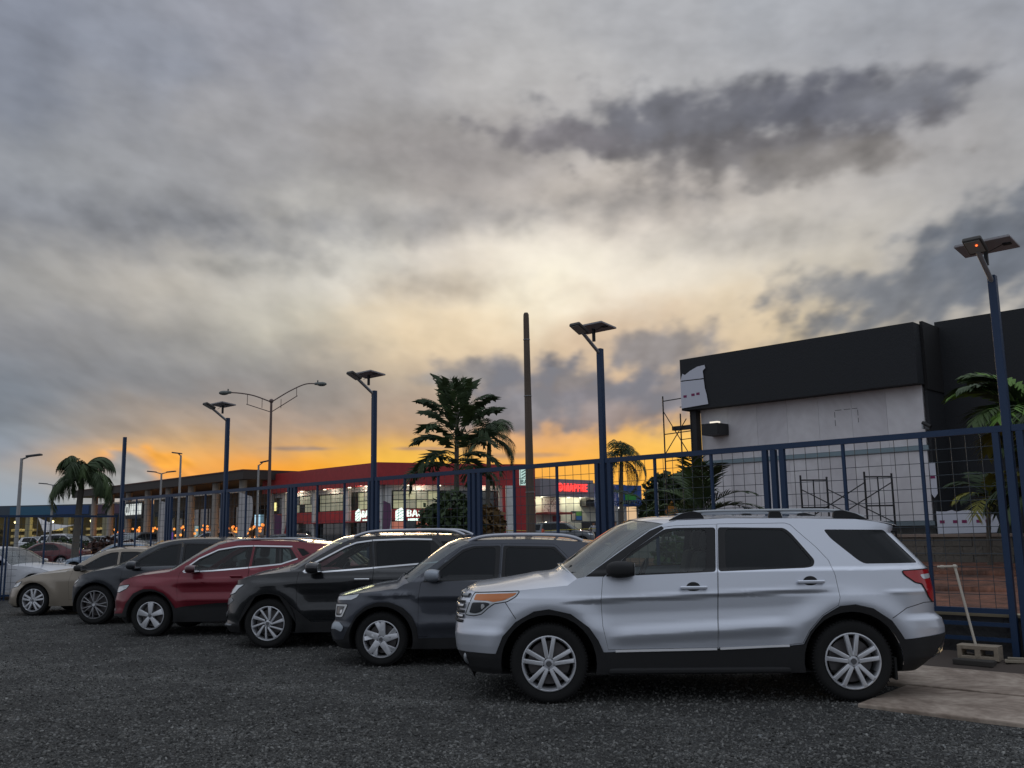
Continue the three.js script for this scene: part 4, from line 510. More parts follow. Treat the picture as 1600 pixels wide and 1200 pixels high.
function makeCar(c, label, category, group) {
  const car = thing(c.name, label, category, [0, 0, 0], 0, group);
  const cell = c.cell ?? 0.05, W0 = c.W, frontX = (y) => lin1(c.frontC, y), rearX = (y) => lin1(c.rearC, y);
  const ras = c.flareR ?? 0.5, cl = c.clad;
  const side = (x, y) => {
    let w = W0;
    if (y < c.ys) { const t = (c.ys - y) / c.ys; w -= c.tuck * t * t; } else { const t = Math.min(y, c.yb) - c.ys; w -= (c.lean ?? 0.1) * t; }
    const o = y - c.yb; if (o > 0) w -= c.tum * o + 0.018 * sstep(0, 0.04, o);
    const d = Math.max(0.002, x - frontX(Math.min(y, c.yNose))), rf = c.rf ?? 0.6; if (d < rf) w *= c.gf + (1 - c.gf) * Math.sqrt(Math.max(0, 1 - (1 - d / rf) ** 2));
    const e = Math.max(0.002, rearX(y) - x), r2 = c.rr ?? 0.45; if (e < r2) w *= c.gr + (1 - c.gr) * Math.sqrt(Math.max(0, 1 - (1 - e / r2) ** 2));
    if (y < c.yb) for (const xw of [c.xf, c.xr]) { const r = Math.hypot(x - xw, (y - c.R) * 1.02); w += (c.flare ?? 0.02) * Math.exp(-(((r - ras) / 0.11) ** 2)) * sstep(0.1, 0.35, y); }
    if (c.detail) w += c.detail(x, y);
    return w;
  };
  const P = c.paint, bodyTop = [...c.hood, ...c.pillar, ...c.roof, ...c.rearTop];
  const fr = c.frontC.filter(([y]) => y < c.hood[0][1] - 0.005), re = c.rearC.filter(([y]) => y < c.rearTop[c.rearTop.length - 1][1] - 0.005).slice().reverse();
  const aR = (c.archR ?? 0.45), ar = c.R + (c.archUp ?? 0.0);
  const archF = (r) => { const s = Math.asin(clamp((c.yBot - ar) / r, -0.98, 0.98)); return arc(c.xf, ar, r, s, Math.PI - s, 18); };
  const archB = (r) => { const s = Math.asin(clamp((c.yBot - ar) / r, -0.98, 0.98)); return arc(c.xr, ar, r, s, Math.PI - s, 18); };
  const bottomLine = [[rearX(c.yBot) - 0.02, c.yBot], ...archB(aR), ...archF(aR), [frontX(c.yBot) + 0.02, c.yBot]];   // rear to front
  const frontUp = (y0) => fr.filter(([y]) => y > y0 + 0.01).map(([y, x]) => [x, y]), rearDown = (y0) => re.filter(([y]) => y > y0 + 0.01).map(([y, x]) => [x, y]);
  const lowLine = cl ? cl.slice().reverse() : bottomLine;  // rear to front
  const yF = cl ? cl[0][1] : c.yBot, yR = cl ? cl[cl.length - 1][1] : c.yBot;
  const outline = [...frontUp(yF), ...bodyTop, ...rearDown(yR), ...lowLine];
  const doors = c.doors ?? [];
  for (const s of [1, -1]) {
    const holes = doors.map((d) => inset(d.poly, -0.004));
    for (const g of c.glassBody ?? []) holes.push(rounded(g.poly, g.r ?? 0.04));
    part('body_side', panel(outline, holes, side, 0, s, cell), P, car);
    for (const g of c.glassBody ?? []) { const po = rounded(g.poly, g.r ?? 0.04); part('quarter_window', panel(inset(po, 0.002), [], side, -0.006, s, cell), g.mat ?? glassTint, car); }
    if (cl) {
      const cp = [...cl, [rearX(c.yBot) - 0.02, c.yBot], ...archB(aR), ...archF(aR), [frontX(c.yBot) + 0.02, c.yBot]];
      const dedup = []; for (const p of cp) dedup.push(p);
      part('lower_cladding', panel(dedup, [], side, 0.012, s, cell), M.plastic, car);
      part('cladding_edge', strip(smooth(cl.slice(1, -1), 1), 0.008, side, 0.008, s, cell), M.plastic, car);
    }
    part('inner_panel', panel(inset([...frontUp(c.yBot + 0.1), [c.hood[0][0] + 0.1, Math.min(c.hood[0][1], c.yb) - 0.06], [c.doorX0 ?? 1.4, c.yb - 0.12], [rearX(c.yb) - 0.12, c.yb - 0.1], [rearX(c.yBot + 0.1) - 0.1, c.yBot + 0.05], ...archB(aR + 0.02), ...archF(aR + 0.02)], 0.015), [], side, -0.065, s, 0.2), M.liner, car);
    for (const d of doors) {
      const door = sub('door', car);
      part('door_panel', panel(d.poly, d.trim ? [inset(rounded(d.trim, 0.03), -0.001)] : [], side, 0, s, cell), P, door);
      if (d.trim) {
        const tr = rounded(d.trim, 0.03), gl = rounded(d.glass, d.gr ?? 0.05);
        part('window_trim', panel(tr, [gl], side, -0.003, s, cell), c.trimMat ?? M.black, door);
        part('window', panel(inset(gl, 0.001), [], side, -0.01, s, cell), d.mat ?? glassClear, door);
        if (c.chromeTrim) for (const l of d.chrome) part('chrome_strip', strip(l, 0.022, side, 0.006, s, cell), M.chrome, door);
      }
      if (d.handle) { const [x0, y0, x1] = d.handle, z = side((x0 + x1) / 2, y0); const g = rbx(x0, x1, y0 - 0.016, y0 + 0.016, z + 0.022, z + 0.045, 0.012, 3), f = [x0 + 0.03, x1 - 0.03].map((x) => rbx(x - 0.014, x + 0.014, y0 - 0.01, y0 + 0.01, z - 0.02, z + 0.03, 0.004)); const m = merge([g, ...f]); if (s < 0) m.scale(1, 1, -1); part('door_handle', m, c.handleMat ?? P, door); }
      if (d.sillStrip) part('sill_strip', strip(d.sillStrip, 0.022, side, 0.022, s, cell), M.chromeSheen, door);  // near-white material paints in the bright reflection of a chrome strip
    }
    for (const l of c.lamps ?? []) { const q = rounded(l.poly, l.r ?? 0.02); if (l.name === 'headlamp' || l.name === 'tail_lamp') part('lamp_gap', panel(inset(q, -0.009), [], side, (l.off ?? 0.006) - 0.003, s, cell), M.liner, car); part(l.name, panel(q, (l.holes ?? []).map((h) => rounded(h, 0.015)), side, l.off ?? 0.006, s, cell), l.mat, car); }  // black sheet under the lens draws the dark gap around the lamp
    for (const l of c.lines ?? []) part('panel_gap', strip(l, 0.006, side, 0.0015, s, cell), M.liner, car);
    // wheel wells
    for (const xw of [c.xf, c.xr]) {
      const g = new THREE.CylinderGeometry(aR + 0.01, aR + 0.01, 0.42, 28, 1, true, 0, Math.PI * 2); g.rotateX(Math.PI / 2); const zc = W0 - 0.26; g.translate(xw, ar, zc * s);
      const p = g.attributes.position; for (let i = 0; i < p.count; i++) if (p.getY(i) < c.yBot) p.setY(i, c.yBot);
      const dk = new THREE.CircleGeometry(aR + 0.01, 28); dk.translate(xw, ar, (W0 - 0.46) * s); const q = dk.attributes.position; for (let i = 0; i < q.count; i++) if (q.getY(i) < c.yBot) q.setY(i, c.yBot);
      part('wheel_well', [g, dk], M.liner, car);
    }
    wheelParts(car, c, c.xf, s); wheelParts(car, c, c.xr, s);
    if (c.mirror) { const [mx, my, l, h] = c.mirror, z = side(mx, Math.min(my, c.yb + 0.02)); const g = new THREE.SphereGeometry(1, 18, 14), p = g.attributes.position; for (let i = 0; i < p.count; i++) { let x = p.getX(i), y = p.getY(i), q = p.getZ(i); if (x > 0.55) x = 0.55; y = Math.sign(y) * Math.abs(y) ** 0.72; q = Math.sign(q) * Math.abs(q) ** 0.7; p.setXYZ(i, x * l * 0.62, y * h * (1 - 0.2 * x) * 0.5, q * 0.12); } g.computeVertexNormals(); g.translate(mx, my, z + 0.13); const arm = rod([mx + 0.02, my - h * 0.38, z - 0.03], [mx, my - h * 0.3, z + 0.1], 0.028, 0.03); if (s < 0) { g.scale(1, 1, -1); arm.scale(1, 1, -1); }
      const mir = part('mirror', g, c.mirrorMat ?? P, car); part('mirror_arm', arm, M.plastic, mir); const gl = rbx(0, 0.006, -h * 0.36, h * 0.36, -0.1, 0.1, 0.003); gl.translate(mx + l * 0.345, my, (z + 0.13) * s); part('mirror_glass', gl, M.chrome, mir); }
    if (c.rail) { const { pts, r, mat, feet, gap } = c.rail, zr = (x, y) => (side(x, c.roofY ?? c.roof[1][1]) - 0.07) * s; const curve = smooth(pts, 6).map(([x, y]) => [x, y, zr(x, y)]); const g = tube(curve, r, 60, 8); const rail = part('roof_rail', g, mat, car); if (feet) part('rail_feet', feet.map((f) => { const k = prism(rounded(f, 0.02), 0.05, 0.006); k.translate(0, 0, zr(f[0][0]) - 0.025); return k; }), M.plastic, rail); }
  }
  // surfaces across the car
  const along = (a, t) => { if (!Array.isArray(a)) return a; const f = t * (a.length - 1), k = Math.min(a.length - 2, Math.floor(f)); return lerp(a[k], a[k + 1], f - k); };
  const st = (line, dx, dy) => line.map(([x, y], i) => { const t = i / (line.length - 1); return [x, y, x + along(dx, t), y + along(dy, t)]; });
  const fl = smooth(c.frontC.map(([y, x]) => [x, y]), 3);
  const yc = cl ? cl[0][1] : c.yBot + 0.15;
  const upF = fl.filter(([, y]) => y >= yc - 0.02), loF = fl.filter(([, y]) => y <= yc + 0.03);
  part('front_bumper', across(st(upF, [-0.03, -0.05], [0, c.hoodCrown?.[0] ?? 0.05]), side, { px: 3 }), P, car);
  if (loF.length > 1) part('front_valance', across(st(loF, -0.02, 0), side, { px: 3, off: 0.012 }), M.plastic, car);
  part('hood', across(st(smooth(c.hood, 5), [-0.05, c.hoodBack ?? -0.12], c.hoodCrown ?? [0.05, 0.1]), side, { py: 2.6 }), P, car);
  const ws = st([c.hood[c.hood.length - 1], ...smooth(c.pillar, 4), c.roof[0]], c.wsDx ?? [-0.12, -0.17], c.wsDy ?? [c.hoodCrown?.[c.hoodCrown.length - 1] ?? 0.1, 0.05]);
  part('windshield', across(ws, side, { px: 2.2, py: 2.2, off: -0.012 }), glassFront, car);
  part('roof_panel', across(st(smooth(c.roof, 4), [c.wsDx?.[1] ?? -0.17, 0.03], [0.05, 0.03]), side, { py: 2.4, px: 2 }), c.roofMat ?? P, car);
  const rt = c.rearTop, rearLine = smooth([c.roof[c.roof.length - 1], ...rt], 4);
  part('rear_window', across(st(rearLine, [0.03, 0.06], [0.03, 0.02]), side, { px: 2.4, off: -0.004 }), c.rearGlass ?? glassTint, car);
  const rl = smooth([rt[rt.length - 1], ...re.map(([y, x]) => [x, y])], 3);
  part('tailgate', across(st(rl, 0.06, 0), side, { px: 3 }), P, car);
  // floor, cabin
  part('underbody', bx(frontX(c.yBot) + 0.35, rearX(c.yBot) - 0.3, c.yBot, c.yBot + 0.16, -W0 + 0.46, W0 - 0.46), M.liner, car);
  part('floor_pan', [bx(c.xf + aR + 0.04, c.xr - aR - 0.04, c.yBot + 0.02, c.yBot + 0.1, -W0 + 0.12, W0 - 0.12)], M.liner, car);
  if (c.cabin) {
    const { x0, xs, xr, y } = c.cabin, inW = W0 - 0.2;
    part('dashboard', rbx(x0, x0 + 0.42, y - 0.25, y - 0.02, -inW, inW, 0.07, 3), M.seat, car);
    const seat = (x, z, w) => [rbx(x - 0.1, x + 0.42, y - 0.5, y - 0.32, z - w / 2, z + w / 2, 0.07, 3), (() => { const g = rbx(-0.09, 0.08, 0, 0.62, -w / 2, w / 2, 0.07, 3); g.rotateZ(-0.22); g.translate(x + 0.4, y - 0.42, z); return g; })(), (() => { const g = rbx(-0.06, 0.06, 0, 0.19, -0.13, 0.13, 0.05, 3); g.rotateZ(-0.16); g.translate(x + 0.55, y + 0.2, z); return g; })()];
    part('front_seat', seat(xs, 0.38, 0.5), M.seat, car); part('front_seat', seat(xs, -0.38, 0.5), M.seat, car);
    part('rear_seat', [...seat(xr, 0.36, 0.6), ...seat(xr, -0.36, 0.6)], M.seat, car);
    const wh = new THREE.TorusGeometry(0.18, 0.016, 8, 28); wh.rotateY(Math.PI / 2); wh.rotateZ(-0.4); wh.translate(x0 + 0.52, y - 0.05, 0.38); part('steering_wheel', wh, M.black, car);
  }
  return { car, side };
}
const CAR_YAW = THREE.MathUtils.degToRad(-3);
function park(car, c, contact, yaw = CAR_YAW) { const cs = Math.cos(yaw), sn = Math.sin(yaw), lx = c.xf, lz = c.W - 0.02; car.rotation.y = yaw; car.position.set(contact[0] - (lx * cs + lz * sn), contact[1] ?? 0, contact[2] - (-lx * sn + lz * cs)); }
// silver three-row SUV, nearest
{
  const xf = 0.938, xr = 3.78, R = 0.372;
  const c = {
    name: 'parked_suv', cell: 0.026, W: 0.985, ys: 0.98, yb: 1.2, tuck: 0.06, lean: 0.16, tum: 0.3, gf: 0.6, rf: 0.75, gr: 0.72, rr: 0.42, yNose: 1.04,
    xf, xr, R, rim: 0.258, style: 'double', tw: 0.245, archR: 0.455, yBot: 0.275, flareR: 0.55, flare: 0.022,
    frontC: [[0.2, 0.2], [0.285, 0.16], [0.333, 0.105], [0.421, 0.05], [0.54, 0.018], [0.63, 0.01], [0.72, 0.02], [0.78, 0.045], [0.94, 0.06], [0.99, 0.1], [1.05, 0.142]],
    rearC: [[0.27, 4.42], [0.356, 4.56], [0.407, 4.66], [0.487, 4.7], [0.585, 4.72], [0.666, 4.72], [0.742, 4.70], [0.8, 4.64], [1.014, 4.645], [1.207, 4.62], [1.266, 4.575], [1.55, 4.34], [1.61, 4.36]],
    hood: [[0.142, 1.05], [0.269, 1.04], [0.667, 1.056], [0.899, 1.077], [1.132, 1.096], [1.226, 1.16]], hoodCrown: [0.005, 0.06, 0.095, 0.11, 0.12, 0.12], hoodBack: -0.16,
    pillar: [[1.294, 1.172], [1.62, 1.395], [1.953, 1.613]], roof: [[2.09, 1.668], [2.224, 1.7], [2.72, 1.712], [3.4, 1.7], [3.943, 1.684], [4.15, 1.655]], rearTop: [[4.36, 1.612], [4.345, 1.585], [4.30, 1.555], [4.575, 1.266]],
    wsDx: [-0.2, -0.3], wsDy: [0.12, 0.045],
    clad: [[0.03, 0.474], [0.441, 0.466], [0.508, 0.625], [0.632, 0.757], [0.808, 0.853], [0.95, 0.872], [1.153, 0.826], [1.323, 0.7], [1.405, 0.581], [1.455, 0.47], [1.56, 0.472], [2.274, 0.485], [3.205, 0.517], [3.33, 0.528], [3.397, 0.644], [3.524, 0.783], [3.679, 0.872], [3.82, 0.886], [3.979, 0.848], [4.141, 0.736], [4.214, 0.625], [4.245, 0.57], [4.715, 0.615]],
    doorX0: 1.45,
    detail: (x, y) => {
      let w = 0; const yc = 0.905 + 0.036 * x, f = sstep(1.0, 1.35, x) * (1 - sstep(3.3, 3.8, x));
      w -= f * 0.017 * sstep(0.004, -0.03, y - yc) * (1 - sstep(-0.12, -0.3, y - yc));
      w += f * 0.006 * Math.exp(-(((y - yc - 0.012) / 0.02) ** 2));
      const yl = 0.53 + 0.05 * x, fl = sstep(1.45, 1.7, x) * (1 - sstep(3.05, 3.35, x)); w += fl * 0.028 * (sstep(0.12, 0.0, y - yl) - sstep(0.015, -0.09, y - yl) * 0.75) * (y < yc ? 1 : 0);
      w += 0.02 * sstep(0.72, 0.64, y) * (1 - sstep(0.35, 0.6, x)) ; w += 0.016 * sstep(0.79, 0.73, y) * sstep(4.2, 4.4, x);
      w += 0.008 * Math.exp(-(((y - 1.005) / 0.016) ** 2)) * sstep(4.05, 4.25, x) * (1 - sstep(4.5, 4.62, x));
      return w;
    },
    paint: paintOf([0.68, 0.71, 0.78], { rough: 0.33, metal: 0.6 }), mirrorMat: M.plastic, trimMat: M.black,
    doors: [
      { poly: [[1.474, 1.164], [1.45, 0.95], [1.46, 0.716], [1.504, 0.5], [2.53, 0.51], [2.535, 0.705], [2.563, 1.205], [2.6, 1.655], [2.195, 1.645], [2.095, 1.634], [1.99, 1.588], [1.72, 1.408]],
        trim: [[1.492, 1.174], [2.553, 1.207], [2.588, 1.625], [2.2, 1.626], [2.09, 1.614], [1.75, 1.4]], glass: [[1.72, 1.193], [2.462, 1.214], [2.503, 1.606], [2.19, 1.606], [2.075, 1.57], [1.7, 1.335, 0.02]], mat: glassClear, handle: [2.198, 1.063, 2.458], sillStrip: [[1.57, 0.476], [2.52, 0.488]] },
      { poly: [[2.541, 0.51], [3.2, 0.535], [3.318, 0.545], [3.385, 0.66], [3.51, 0.797], [3.665, 0.888], [3.685, 0.958], [3.666, 1.159], [3.628, 1.296], [3.527, 1.423], [3.378, 1.57], [3.31, 1.64], [3.26, 1.656], [2.611, 1.657], [2.574, 1.205], [2.546, 0.705]],
        trim: [[2.579, 1.209], [3.41, 1.232], [3.48, 1.245], [3.5, 1.3], [3.31, 1.558], [3.25, 1.61], [2.614, 1.626]], glass: [[2.65, 1.222], [3.39, 1.243], [3.455, 1.262], [3.47, 1.3], [3.29, 1.545], [3.23, 1.594], [2.68, 1.608]], mat: glassTint, handle: [3.3, 1.104, 3.558], sillStrip: [[2.55, 0.49], [3.19, 0.514]] },
    ],
    glassBody: [{ poly: [[3.622, 1.59], [4.215, 1.578], [4.49, 1.262], [3.962, 1.262, 0.08], [3.905, 1.297, 0.06], [3.678, 1.505]], mat: glassTint, r: 0.03 }],
    lines: [[[0.521, 0.953], [0.63, 0.79]], [[4.155, 0.76], [4.3, 0.85], [4.48, 0.895], [4.6, 0.895]]],
    lamps: [
      { name: 'pillar_trim', poly: [[1.305, 1.178], [1.486, 1.176], [1.745, 1.398], [2.09, 1.622], [2.07, 1.648], [1.95, 1.604], [1.62, 1.388]], mat: M.black, off: 0.004, r: 0.01 },
      { name: 'headlamp', poly: [[0.225, 1.027], [0.667, 1.047], [0.631, 1.001], [0.548, 0.955], [0.422, 0.936], [0.36, 0.893], [0.29, 0.833], [0.217, 0.816], [0.13, 0.822], [0.167, 0.917], [0.2, 0.986]], mat: lensClear, off: 0.004, r: 0.012 },
      { name: 'headlamp_housing', poly: [[0.165, 0.84], [0.23, 0.835], [0.285, 0.85], [0.345, 0.9], [0.385, 0.93], [0.34, 0.945], [0.2, 0.94]], mat: lensDark, off: 0.007 },
      { name: 'turn_signal', poly: [[0.235, 1.018], [0.645, 1.033], [0.62, 1.01], [0.515, 0.965], [0.414, 0.947], [0.361, 0.958], [0.212, 0.962]], mat: lensAmber, off: 0.0085, r: 0.015 },
      { name: 'headlamp_reflector', poly: [[0.29, 0.87], [0.33, 0.905], [0.315, 0.93], [0.29, 0.925]], mat: M.chrome, off: 0.0095 },
      { name: 'tail_lamp', poly: [[4.295, 1.19], [4.598, 1.2], [4.612, 1.13], [4.622, 0.9], [4.59, 0.9], [4.545, 0.945], [4.483, 1.074], [4.416, 1.086], [4.321, 1.152]], mat: lensRed, off: 0.01, r: 0.018 },
      { name: 'reversing_lamp', poly: [[4.47, 1.155], [4.6, 1.16], [4.602, 1.12], [4.5, 1.112]], mat: lensClear, off: 0.0125 },
    ],
    mirror: [1.67, 1.245, 0.27, 0.155],
    rail: { pts: [[2.2, 1.722], [2.3, 1.755], [2.42, 1.775], [3.1, 1.782], [3.8, 1.766], [3.95, 1.735], [4.05, 1.7]], r: 0.017, mat: M.galv, feet: [[[2.14, 1.7], [2.5, 1.712], [2.46, 1.772], [2.38, 1.79], [2.27, 1.765]], [[3.12, 1.7], [3.26, 1.7], [3.24, 1.772], [3.14, 1.775]], [[3.75, 1.7], [4.08, 1.68], [3.97, 1.74], [3.84, 1.776], [3.76, 1.77]]] },
    cabin: { x0: 1.36, xs: 2.0, xr: 2.95, y: 1.2 },
  };
  const { car, side } = makeCar(c, 'silver SUV with black plastic cladding and amber corner lamps, nearest in the row', 'suv', 'cars parked in the gravel row');
  // grille bars across the nose, badge bar, wipers, spoiler, step board, tow cover
  const gz = 0.75;
  for (const [y, h, m] of [[1.0, 0.05, M.galv], [0.94, 0.028, M.black], [0.9, 0.05, M.chrome], [0.845, 0.03, M.black], [0.8, 0.045, M.chrome], [0.755, 0.03, M.black]]) { const x = lin1(c.frontC, y), pts = []; for (let i = 0; i <= 24; i++) { const z = (i / 12 - 1) * gz, az = Math.abs(z), s = clamp((az / 0.975 - 0.6) / 0.4); pts.push([az < 0.585 ? x - 0.055 * (1 - (az / 0.585) ** 3) : x + 0.75 * (1 - Math.sqrt(1 - s * s)) - 0.004, y, z]); } part('grille_bar', new THREE.TubeGeometry(new THREE.CatmullRomCurve3(pts.map(V3)), 48, h * 0.5, 8), m, car); }
  part('grille_backing', (() => { const g = bx(0.07, 0.12, 0.74, 1.02, -0.58, 0.58); return g; })(), M.liner, car);
  for (const [a, b] of [[[1.18, 1.265, 0.55], [1.32, 1.33, -0.05]], [[1.16, 1.27, -0.1], [1.28, 1.34, -0.6]]]) part('wiper', [rod(a, b, 0.011, 0.008, 6), rod([a[0] - 0.02, a[1] - 0.03, a[2]], a, 0.02, 0.016, 8)], M.black, car);
  part('cowl', [rbx(1.16, 1.3, 1.16, 1.215, -0.78, 0.78, 0.02, 2)], M.plastic, car);
  part('spoiler', across([[4.12, 1.662, 4.12, 1.70], [4.3, 1.636, 4.33, 1.675], [4.40, 1.614, 4.47, 1.64], [4.37, 1.6, 4.44, 1.618], [4.25, 1.6, 4.3, 1.62]], side, { py: 2.4, off: -0.01 }), c.paint, car);
  for (const s of [1, -1]) part('running_board', rbx(1.5, 3.2, 0.27, 0.33, s > 0 ? 0.86 : -1.0, s > 0 ? 1.0 : -0.86, 0.025, 3), M.plastic, car);
  for (const s of [1, -1]) { const t = new THREE.TorusGeometry(0.055, 0.018, 8, 20); t.rotateY(Math.PI / 2 - s * 0.7); t.translate(0.16, 0.42, s * 0.74); part('fog_lamp', t, M.galv, car); }
  for (const [x0, y] of [[2.198, 1.063], [3.3, 1.104]]) for (const s of [1, -1]) { const z = side(x0 + 0.14, y), g = new THREE.SphereGeometry(0.062, 18, 10); g.scale(1.1, 0.85, 0.14); g.translate(x0 + 0.13, y, z * s); part('handle_cup', g, M.plastic, car); }
  for (const s of [1, -1]) part('mud_flap', bx(4.16, 4.18, 0.2, 0.4, s > 0 ? 0.72 : -0.95, s > 0 ? 0.95 : -0.72), M.rubber, car);
  park(car, c, [0.308, 0, -9.112]);
}
// the other five cars of the row
const rowGroup = 'cars parked in the gravel row';
{ // grey small crossover
  const c = {
    name: 'parked_crossover', cell: 0.05, W: 0.885, ys: 0.82, yb: 1.02, tuck: 0.05, lean: 0.14, tum: 0.3, gf: 0.62, rf: 0.5, gr: 0.72, rr: 0.4, yNose: 0.84,
    xf: 0.705, xr: 3.22, R: 0.328, rim: 0.225, style: 'twist', tw: 0.205, archR: 0.4, yBot: 0.21, flareR: 0.46, flare: 0.028,
    frontC: [[0.2, 0.13], [0.249, 0.09], [0.296, 0.045], [0.404, 0.005], [0.481, 0.01], [0.534, 0.055], [0.634, 0.06], [0.727, 0.075], [0.79, 0.078], [0.845, 0.106]],
    rearC: [[0.2, 3.78], [0.35, 3.9], [0.55, 3.95], [0.8, 3.94], [1.0, 3.9], [1.06, 3.84], [1.32, 3.62], [1.42, 3.56]],
    hood: [[0.106, 0.845], [0.42, 0.887], [0.693, 0.914], [0.901, 0.935], [0.985, 0.985], [1.045, 1.005]], hoodCrown: [0.015, 0.07, 0.085, 0.1], hoodBack: -0.16,
    pillar: [[1.08, 1.02], [1.35, 1.22], [1.66, 1.43]], roof: [[1.8, 1.487], [2.007, 1.515], [2.4, 1.52], [2.86, 1.505], [3.2, 1.475], [3.4, 1.45]], rearTop: [[3.56, 1.425], [3.56, 1.4], [3.62, 1.32], [3.84, 1.06]], wsDx: [-0.16, -0.22],
    clad: [[0.03, 0.3], [0.235, 0.33], [0.3, 0.46], [0.4, 0.62], [0.52, 0.72], [0.662, 0.77], [0.822, 0.767], [0.982, 0.702], [1.094, 0.593], [1.15, 0.469], [1.17, 0.33], [1.5, 0.33], [2.7, 0.34], [2.76, 0.47], [2.83, 0.6], [2.95, 0.71], [3.14, 0.77], [3.3, 0.765], [3.47, 0.7], [3.6, 0.58], [3.68, 0.42], [3.93, 0.42]],
    detail: (x, y) => { const f = sstep(1.05, 1.3, x) * (1 - sstep(2.7, 3.1, x)); return f * (-0.012 * sstep(0.0, -0.05, y - 0.82) + 0.016 * sstep(0.12, 0, Math.abs(y - 0.5))) + 0.02 * Math.exp(-(((y - 0.86) / 0.03) ** 2)) * sstep(0.4, 0.6, x) * (1 - sstep(1.0, 1.2, x)); },
    paint: paintOf([0.062, 0.068, 0.085], { rough: 0.35, metal: 0.5 }), doorX0: 1.2, mirrorMat: std([0.3, 0.33, 0.37], 0.35, 0.4),
    doors: [
      { poly: [[1.2, 1.0], [1.173, 0.839], [1.17, 0.36], [2.16, 0.36], [2.17, 1.035], [2.2, 1.465], [1.83, 1.462], [1.7, 1.42], [1.44, 1.215]], trim: [[1.215, 1.008], [2.165, 1.038], [2.19, 1.442], [1.85, 1.44], [1.71, 1.4], [1.44, 1.2]], glass: [[1.4, 1.03], [2.11, 1.05], [2.13, 1.42], [1.87, 1.42], [1.72, 1.375], [1.44, 1.15, 0.02]], mat: glassTint },
      { poly: [[2.172, 0.36], [2.74, 0.36], [2.8, 0.61], [2.93, 0.73], [3.09, 0.79], [3.14, 1.08], [3.07, 1.25], [2.9, 1.42], [2.85, 1.45], [2.212, 1.464], [2.182, 1.035]], trim: [[2.198, 1.042], [3.11, 1.08], [3.04, 1.24], [2.87, 1.42], [2.225, 1.442]], glass: [[2.24, 1.055], [3.06, 1.09], [3.02, 1.23], [2.85, 1.4], [2.26, 1.42]], mat: glassTint },
    ],
    lamps: [
      { name: 'upper_lamp', poly: [[0.115, 0.836], [0.428, 0.877], [0.396, 0.838], [0.324, 0.808], [0.13, 0.798]], mat: lensClear, r: 0.01 },
      { name: 'headlamp', poly: [[0.085, 0.742], [0.272, 0.748], [0.2, 0.6], [0.085, 0.593]], mat: lensDark, r: 0.02, off: 0.006 },
      { name: 'light_ring', poly: [[0.085, 0.745], [0.275, 0.75], [0.2, 0.595], [0.085, 0.59]], holes: [[[0.1, 0.722], [0.24, 0.728], [0.185, 0.615], [0.1, 0.61]]], mat: M.white, r: 0.02, off: 0.01 },
      { name: 'headlamp_reflector', poly: [[0.165, 0.68], [0.21, 0.69], [0.19, 0.64], [0.16, 0.635]], mat: M.chrome, off: 0.012 },
      { name: 'skid_trim', poly: [[0.02, 0.44], [0.06, 0.53], [0.16, 0.535], [0.235, 0.48], [0.2, 0.42], [0.1, 0.45]], mat: std([0.36, 0.4, 0.44], 0.4, 0.3), off: 0.014 },
      { name: 'tail_lamp', poly: [[3.62, 0.95], [3.9, 0.95], [3.92, 0.78], [3.7, 0.8]], mat: lensRed },
    ],
    mirror: [1.38, 1.095, 0.2, 0.15], rail: { pts: [[1.78, 1.505], [1.9, 1.545], [2.05, 1.567], [2.5, 1.573], [3.0, 1.55], [3.14, 1.52], [3.22, 1.485]], r: 0.022, mat: std([0.45, 0.46, 0.5], 0.4, 0.6) },
  };
  const { car } = makeCar(c, 'dark grey small crossover with split headlamps, beside the silver SUV', 'crossover', rowGroup);
  for (const [a, b] of [[[0.98, 1.09, 0.5], [1.1, 1.15, -0.05]], [[0.97, 1.1, -0.1], [1.06, 1.16, -0.55]]]) part('wiper', rod(a, b, 0.011, 0.008, 6), M.black, car);
  part('cowl', rbx(0.96, 1.1, 1.0, 1.06, -0.68, 0.68, 0.02), M.plastic, car);
  park(car, c, [-1.665, 0, -11.789]);
}
